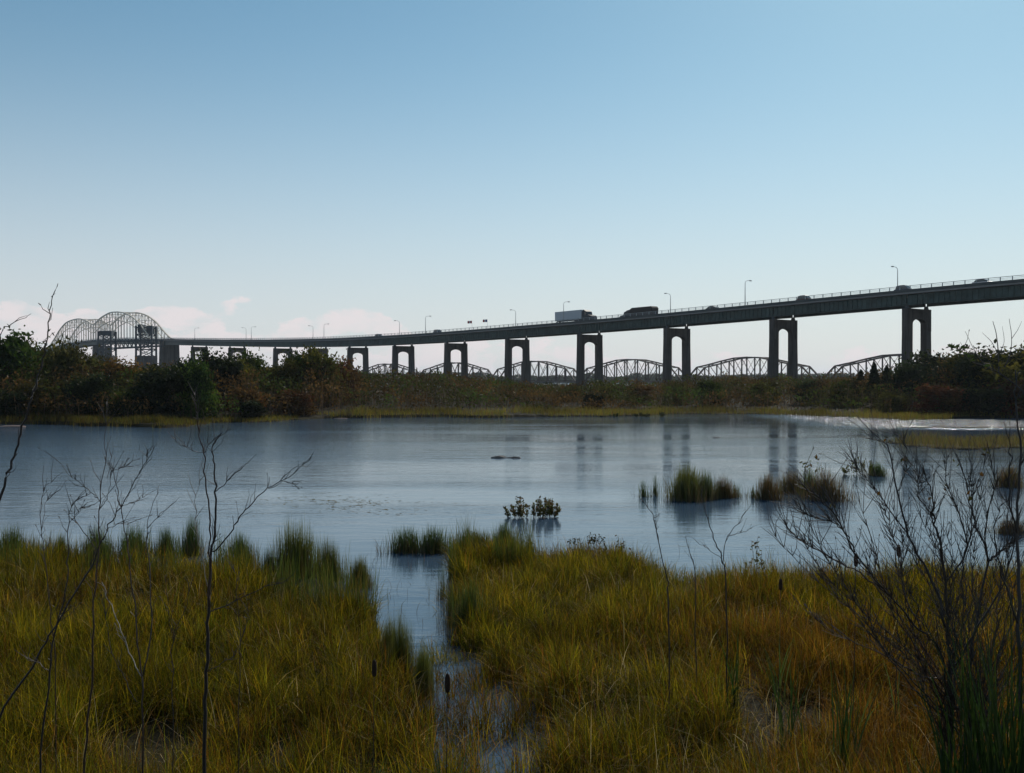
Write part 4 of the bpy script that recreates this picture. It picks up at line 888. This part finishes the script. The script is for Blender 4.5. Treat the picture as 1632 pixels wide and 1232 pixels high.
# ------------------------------------------------------------------ bare saplings and bushes
def sapling(lab, d, traces, seed, name='bare_sapling', tw=1.0, tl=.55, catn='sapling', rscale=1.0):
    """traces: list of (points in photo columns/rows, base radius in mm, tip radius, material)"""
    rd = random.Random(seed); p0 = traces[0][0][0]; b0 = P(p0[0], p0[1], d); gz = float(ground_z(b0.x, d))
    o = thing(name, lab, catn, (b0.x, d, gz)); org_ = Vector((b0.x, d, gz)); memo = {}
    for ti, (pts, r0, r1, mt) in enumerate(traces):
        q = []; y0 = memo.get(pts[0], d); slope = rd.uniform(-.35, .35) if ti else rd.uniform(-.1, .1); L = 0
        for i, (a, b_) in enumerate(pts):
            if i: L += math.hypot(a - pts[i - 1][0], b_ - pts[i - 1][1]) / F * d
            dd_ = y0 + slope * L + rd.uniform(-.02, .02) * (i > 0); memo[(a, b_)] = dd_; q.append(P(a, b_, dd_))
        if ti == 0 and q[0].z > gz: q[0:0] = [Vector((q[0].x - (q[1].x - q[0].x) * .3, q[0].y, gz - .1))]
        if ti > 0 and pts[0][1] > 1095 and pts[0] not in [pp_ for t2 in traces[:ti] for pp_ in t2[0]] and tw > 2:
            q[0:0] = [Vector((org_.x + rd.uniform(-.12, .12), org_.y + rd.uniform(-.12, .12), gz - .1)), Vector(((org_.x + q[0].x) / 2, (org_.y + q[0].y) / 2, (gz + q[0].z) / 2))]
        c = catmull(q, 5)
        for i in range(1, len(c) - 1): c[i] = c[i] + Vector((rd.gauss(0, .006), rd.gauss(0, .006), rd.gauss(0, .004)))
        m = MB(org_); m.tube(c, r0 / 1000 * rscale, r1 / 1000 * rscale, 6); br = m.build('trunk' if ti == 0 else 'branch', M[mt], o, smooth=True)
        # small twigs with buds
        m = MB(org_); nT_ = int(len(c) * .55 * tw); any_ = False
        for j in range(nT_):
            f = rd.uniform(.3, 1); i = min(len(c) - 2, int(f * (len(c) - 1))); s_ = c[i]; dr = (c[i + 1] - c[i]).normalized()
            pr = Vector((rd.uniform(-1, 1), rd.uniform(-.6, .6), rd.uniform(-.3, .8))); v = (dr * .9 + pr * .8).normalized(); l_ = rd.uniform(.05, .34) * tl
            e = s_ + v * l_ + Vector((0, 0, l_ * .15)); m.tube([s_, s_.lerp(e, .5) + Vector((rd.gauss(0, .012), 0, rd.gauss(0, .012))), e], .0028 * rscale, .0012 * rscale, 4); any_ = True
            if rd.random() < .3: m.tube([e, e + v * .018], .004, .002, 4)
        if any_: tag(m.build('twigs', M[mt], br), kind='stuff')
    return o
sapling('main dark sapling left of centre with a long branch reaching right over the water', 8.6, [
    ([(324, 1165), (328, 1072), (331, 976), (336, 880), (342, 851), (343, 784), (341, 746), (338, 715), (352, 690)], 17, 3, 'bark'),
    ([(331, 976), (333, 895), (334, 832), (328, 774), (325, 722), (317, 688), (312, 654), (309, 625)], 8, 2, 'redbark'),
    ([(336, 880), (346, 875), (375, 837), (389, 813), (427, 779), (461, 760), (497, 729)], 7, 2, 'bark'),
    ([(427, 779), (456, 767), (477, 781)], 3, 1.2, 'bark'), ([(343, 784), (375, 755), (408, 724)], 4, 1.5, 'bark'),
    ([(325, 722), (335, 705), (360, 684)], 3, 1.2, 'bark'), ([(325, 722), (305, 717), (288, 707), (271, 695)], 3, 1.2, 'redbark'),
    ([(331, 976), (350, 970), (375, 957), (432, 933), (456, 925)], 6, 2, 'bark'),
    ([(331, 938), (322, 890), (314, 851), (312, 790), (320, 762)], 4, 1.5, 'palebark'), ([(328, 1072), (350, 1060), (375, 1040), (390, 1000)], 4, 1.5, 'redbark')], 1, tw=1.0)
sapling('long slanting sapling leaning right across the left foreground', 8.0, [
    ([(-20, 1190), (48, 1063), (86, 1000), (144, 904), (168, 846), (192, 808), (221, 755), (250, 705)], 11, 2, 'bark'),
    ([(144, 904), (152, 870), (147, 845)], 4, 1.5, 'bark'), ([(168, 846), (185, 836), (205, 836)], 3, 1.2, 'redbark'), ([(192, 808), (215, 800), (228, 792)], 3, 1.2, 'bark'), ([(221, 755), (235, 735), (232, 722)], 2.5, 1, 'bark')], 2)
sapling('straight thin sapling rising highest of the left group', 8.3, [
    ([(132, 1240), (144, 1096), (149, 976), (155, 880), (158, 798), (166, 726), (170, 640)], 10, 1.5, 'redbark'),
    ([(156, 794), (140, 780), (115, 760), (84, 729)], 4, 1.5, 'bark'), ([(157, 812), (172, 790), (175, 760), (178, 745)], 3, 1.2, 'bark'), ([(166, 726), (176, 748), (195, 745), (207, 738)], 3, 1.2, 'redbark'), ([(155, 880), (133, 850), (118, 828), (124, 815), (145, 808)], 4, 1.5, 'bark')], 3)
sapling('thin sapling with a bent top at the far left below the slanting one', 7.6, [
    ([(62, 1240), (77, 1072), (84, 1015), (101, 957), (108, 880), (113, 808), (144, 786)], 8, 2, 'bark'), ([(84, 1015), (92, 990), (120, 960)], 4, 1.5, 'redbark'), ([(77, 1072), (60, 1060), (20, 1035)], 4, 1.5, 'redbark')], 4)
sapling('forked sapling between the straight and the main one, with a pale dry branch', 8.8, [
    ([(226, 1150), (221, 1048), (211, 947), (202, 880), (194, 822), (182, 760), (175, 722)], 9, 2, 'redbark'),
    ([(226, 1079), (240, 1005), (238, 904), (235, 842), (252, 774)], 6, 2, 'bark'), ([(223, 1079), (205, 1040), (192, 1005), (175, 965), (161, 928)], 5, 2.5, 'palebark'), ([(216, 1120), (195, 1080), (178, 1043), (170, 1000), (163, 947)], 4, 1.5, 'bark'), ([(235, 842), (255, 820), (277, 800)], 3, 1.2, 'bark')], 5)
sapling('thin twig plant in the grass left of the main sapling', 9.2, [([(274, 1100), (274, 1019), (295, 971), (300, 928)], 5, 1.5, 'bark'), ([(274, 1019), (266, 970), (262, 900)], 3, 1.2, 'redbark')], 6)
sapling('thin twig plant in the grass right of the main sapling', 9.0, [([(379, 1100), (382, 1024), (375, 928), (372, 900)], 5, 1.5, 'redbark'), ([(382, 1024), (394, 985), (392, 950)], 3, 1.2, 'bark')], 7)
sapling('faint thin sapling nearest the left frame edge in the grass', 9.0, [([(86, 1060), (79, 976), (70, 880), (65, 846), (67, 784), (85, 765)], 5, 1.5, 'redbark'), ([(65, 846), (72, 800), (80, 790)], 2.5, 1, 'redbark')], 8)
sapling('tall curved sapling at the left edge whose tip stands against the sky beside the arches', 6.2, [
    ([(-60, 1240), (-45, 1000), (-20, 860), (2, 786), (19, 736), (33, 690), (48, 635), (64, 590), (72, 556), (77, 515), (84, 480), (93, 452)], 11, 2, 'bark'),
    ([(72, 556), (76, 540), (88, 529)], 2.5, 1, 'bark'), ([(-20, 860), (-30, 700), (-25, 600), (0, 532), (22, 515), (50, 500)], 7, 1.5, 'bark'), ([(48, 635), (56, 612), (66, 597)], 2.2, 1, 'palebark')], 9, tw=.3, tl=.25)
sapling('bare curved twig standing at the marsh rim, left of the pair at centre right', 13.0, [([(1066, 960), (1060, 910), (1050, 865), (1040, 820), (1022, 795)], 9, 3, 'bark'), ([(1050, 865), (1044, 830), (1050, 822)], 4, 2, 'bark')], 10)
sapling('forked bare twig at the marsh rim left of the thin leafy shrub', 13.0, [([(1158, 940), (1150, 890), (1135, 850), (1120, 800), (1118, 780)], 10, 3, 'bark'), ([(1152, 900), (1160, 855), (1180, 830), (1198, 802)], 6, 2, 'bark'), ([(1150, 890), (1128, 875), (1110, 862)], 4, 2, 'bark'), ([(1160, 855), (1185, 848), (1200, 842)], 4, 2, 'bark')], 11)
sapling('bare twig between the two larger twigs at the marsh rim', 13.2, [([(1108, 930), (1102, 890), (1093, 855)], 7, 3, 'bark')], 12)
# large bare bush right
rdm = random.Random(77)
stems = [
    ([(1517, 1190), (1515, 1073), (1508, 928), (1498, 860), (1488, 823), (1484, 784), (1470, 740)], 15, 3, 'bark'),
    ([(1512, 1120), (1500, 1039), (1469, 1005), (1421, 952), (1363, 880), (1335, 825), (1300, 790), (1278, 770)], 11, 2, 'bark'),
    ([(1508, 1000), (1488, 928), (1450, 856), (1431, 784), (1416, 712), (1385, 698)], 11, 2.5, 'bark'),
    ([(1540, 1200), (1551, 1025), (1575, 895), (1556, 842), (1545, 790), (1527, 726)], 15, 2.5, 'bark'),
    ([(1575, 895), (1596, 880), (1618, 861), (1640, 840)], 10, 4, 'bark'),
    ([(1517, 1100), (1470, 1080), (1400, 1040), (1330, 1010), (1290, 975)], 7, 2, 'redbark'),
    ([(1421, 952), (1380, 920), (1330, 890), (1290, 870), (1262, 850), (1250, 835)], 6, 1.5, 'redbark'),
    ([(1363, 880), (1348, 850), (1320, 830), (1290, 822), (1270, 800)], 5, 1.5, 'bark'),
    ([(1450, 856), (1420, 815), (1395, 780), (1372, 752), (1360, 735)], 5, 1.5, 'bark'),
    ([(1431, 784), (1445, 745), (1440, 700), (1416, 690)], 4, 1.5, 'bark'),
    ([(1508, 928), (1540, 880), (1530, 820), (1510, 770), (1505, 720)], 7, 2, 'bark'),
    ([(1575, 895), (1572, 830), (1585, 770), (1575, 715)], 6, 1.8, 'bark'),
    ([(1515, 1073), (1560, 1000), (1600, 930), (1618, 860), (1612, 790)], 9, 2, 'bark'),
    ([(1488, 823), (1465, 790), (1462, 760), (1450, 735)], 4, 1.5, 'bark'),
    ([(1469, 1005), (1440, 940), (1432, 880), (1415, 830), (1405, 790)], 6, 1.8, 'redbark'),
]
for i in range(27):
    sx_ = rdm.uniform(1500, 1600); a = rdm.uniform(-1.0, .75) if i < 16 else rdm.uniform(-.5, .6); L = rdm.uniform(300, 480); pts = [(sx_, 1190)]; x_, y_ = sx_, 1190
    for j in range(5): x_ += L / 5 * math.sin(a) + rdm.uniform(-14, 14); y_ -= L / 5 * math.cos(a * .8); a *= rdm.uniform(.75, 1.1); pts.append((x_, y_))
    stems.append((pts, rdm.uniform(5, 9), 1.5, rdm.choice(['bark', 'bark', 'redbark'])))
sapling('large bare dark bush with many fine branches filling the right foreground', 7.4, stems, 21, 'bare_bush', tw=2.9, tl=.9, catn='bush')
pp = []
for (a, b_) in [(1300, 733), (1290, 741), (1282, 738), (1306, 745), (1545, 790), (1527, 735), (1562, 760), (1488, 800), (1440, 735), (1416, 700), (1575, 720), (1330, 800), (1395, 790), (1510, 775), (1600, 800)]:
    for j in range(3): pp.append(P(a + random.uniform(-7, 7), b_ + random.uniform(-7, 7), 7.4 + random.uniform(-.1, .1)))
bush_root = [o_ for o_ in C.objects if o_.name.startswith('bare_bush')][0]
np_mesh('leaves', *leaves(np.array(pp) - np.array(bush_root.location), rng.uniform(.014, .028, len(pp)), pick(len(pp), [(.08, .08, .02), (.12, .07, .02)])), M['leaf'], bush_root)['kind'] = 'stuff'
sapling('upright dark trunk running along the right frame edge over the spit', 6.8, [
    ([(1628, 1240), (1626, 1000), (1622, 850), (1627, 740), (1620, 650), (1618, 590)], 16, 4, 'bark'),
    ([(1622, 850), (1608, 780), (1612, 720), (1600, 670)], 7, 2, 'bark'), ([(1627, 740), (1640, 700), (1636, 650)], 6, 2, 'bark'), ([(1626, 1000), (1595, 900), (1585, 840), (1600, 800)], 7, 2, 'bark')], 22, tw=1.3)
# dead branches above the right bank and the near leafy twig at the right
sapling('dead tree whose bare branches fan out against the sky on the right bank', shore_d(1590) + 5, [
    ([(1592, 640), (1592, 600), (1591, 565), (1588, 535), (1582, 512)], 110, 30, 'bark'), ([(1591, 565), (1580, 545), (1565, 530)], 45, 15, 'bark'), ([(1592, 600), (1608, 570), (1612, 540), (1608, 508)], 65, 26, 'bark'),
    ([(1612, 540), (1622, 525), (1628, 512)], 35, 12, 'bark'), ([(1591, 565), (1600, 545), (1597, 520)], 40, 14, 'bark'), ([(1592, 600), (1560, 570), (1538, 528)], 50, 20, 'bark'), ([(1608, 570), (1628, 560), (1640, 540)], 40, 12, 'bark')], 23, 'dead_tree', tw=0, catn='tree')
o = sapling('leafy twig hanging in the sky right of the rightmost pier', 9.0, [([(1690, 760), (1640, 640), (1585, 590), (1548, 575), (1530, 558), (1514, 551)], 7, 1.5, 'bark'), ([(1548, 575), (1540, 556), (1535, 552)], 2, 1, 'bark'), ([(1585, 590), (1575, 575), (1560, 562)], 2, 1, 'bark')], 24, 'leafy_twig', tw=.2, catn='branch')
pp = []
for (a, b_) in [(1514, 551), (1520, 554), (1526, 553), (1532, 557), (1535, 552), (1539, 562), (1545, 568), (1552, 574), (1560, 563), (1572, 583), (1528, 560), (1541, 555)]:
    for j in range(3): pp.append(P(a + random.uniform(-3, 3), b_ + random.uniform(-2, 2), 9.0) - Vector(o.location))
np_mesh('leaves', *leaves(np.array(pp), rng.uniform(.018, .035, len(pp)), pick(len(pp), [(.05, .07, .02)])), M['leaf'], o)

# ------------------------------------------------------------------ cattails and broad blades
def cattail(px, py, d, hl, lab, n_leaf=6, lh=1.1, tilt=.02):
    top = P(px, py, d); gz = float(ground_z(top.x, d)); gz = max(gz, -.1); o = thing('cattail', lab, 'cattail', (top.x, d, gz), 0, 'cattails in the foreground marsh')
    hh = top.z - gz; m = MB(); m.tube([(-tilt * hh, 0, -.1), (-tilt * hh * .3, 0, hh * .5), (0, 0, hh + .10)], .006, .0025, 6); m.build('stem', M['bark'], o)
    m = MB(); z0 = hh - hl / 2; m.tube([(0, 0, z0 - .008), (0, 0, z0 + .01), (.001, 0, z0 + hl * .5), (0, 0, z0 + hl - .012), (0, 0, z0 + hl)], .002, .002, 4)
    prof = [(0, .006), (.06, .020), (.2, .025), (.5, .027), (.8, .024), (.94, .017), (1, .004)]
    vs = []; fs = []; k = 10
    for i, (t_, r) in enumerate(prof):
        for j in range(k): vs.append((math.cos(6.283 * j / k) * r, math.sin(6.283 * j / k) * r, z0 + hl * t_))
    for i in range(len(prof) - 1):
        for j in range(k): fs.append((i * k + j, i * k + (j + 1) % k, (i + 1) * k + (j + 1) % k, (i + 1) * k + j))
    m.add(vs, fs); m.build('seed_head', M['cattail'], o, smooth=True)
    if n_leaf:
        p = np.stack([rng.normal(0, .03, n_leaf), rng.normal(0, .03, n_leaf), np.full(n_leaf, -.05)], 1)
        c = pick(n_leaf, [(.06, .10, .02), (.08, .10, .025)]); np_mesh('leaves', *blades(p, lh * rng.uniform(.7, 1.1, n_leaf), np.full(n_leaf, .020), rng.uniform(.08, .4, n_leaf), c), M['reed'], o)
cattail(596, 1066, 10.2, .17, 'cattail with dark seed head in the left marsh, left of the channel', 5, .9)
cattail(713, 1090, 9.4, .18, 'cattail with the largest dark seed head, standing in front of the channel', 7, 1.0)
cattail(1245, 932, 14.0, .16, 'cattail head just above the grass left of the large bare bush', 6, 1.1)
cattail(1365, 893, 12.0, .16, 'cattail head among the left branches of the large bare bush', 6, 1.2)
cattail(1433, 878, 12.5, .15, 'cattail head behind the middle branches of the large bare bush', 5, 1.2)
def leaf_clump(px, py, d, h, n, lab, lean=.15, col=((.024, .046, .009),), w=.022):
    b_ = P(px, py, d); gz = max(float(ground_z(b_.x, d)), -.05); p = np.stack([rng.normal(0, .06, n), rng.normal(0, .06, n), np.full(n, -.05)], 1)
    c = pick(n, list(col)); o = np_mesh('cattail_leaves', *blades(p, h * rng.uniform(.7, 1.05, n), np.full(n, w), rng.uniform(.03, lean * 2, n), c), M['reed']); o.location = (b_.x, d, gz)
    tag(o, lab, 'plant', 'broad leaved marsh plants')
leaf_clump(1170, 1060, 13.0, 1.5, 14, 'upright dark green blade clump in the middle of the right marsh')
leaf_clump(1350, 1080, 11.0, 1.6, 18, 'dark green blade clump at the left foot of the large bare bush')
leaf_clump(1262, 1060, 12.0, 1.45, 12, 'green blade clump between the upright clump and the large bare bush')
leaf_clump(1560, 1180, 6.3, 1.95, 34, 'tall green blade clump inside the large bare bush')
leaf_clump(1608, 1180, 6.0, 2.0, 26, 'tall green blade clump at the right frame edge')
leaf_clump(1530, 1130, 6.9, 1.7, 24, 'dark green blade clump behind the stems at the middle of the bare bush')
leaf_clump(1590, 1100, 6.6, 2.1, 26, 'tallest dark green blade clump between the bare bush and the edge trunk')
leaf_clump(1480, 1160, 7.2, 1.2, 14, 'short dark blade clump at the left base stem of the bare bush')
leaf_clump(1635, 1130, 6.2, 2.0, 22, 'dark green blade clump half cut off by the right frame edge')
leaf_clump(905, 1232, 8.8, .62, 5, 'few broad pale green blades at the bottom edge right of the channel', .3, ((.12, .16, .03),), .03)
leaf_clump(1150, 1250, 8.3, .62, 5, 'few broad pale green blades at the bottom edge below the right marsh', .5, ((.12, .16, .03),), .03)
leaf_clump(700, 1230, 8.8, 1.05, 16, 'green blades around the stem of the largest cattail', .3)
leaf_clump(600, 1250, 8.4, .7, 4, 'bent pale dry blades at the bottom edge left of the channel', .8, ((.42, .36, .24),), .022)
leaf_clump(1470, 1240, 7.9, .62, 4, 'single light green broad blade near the foot of the large bare bush', .3, ((.12, .17, .03),), .03)
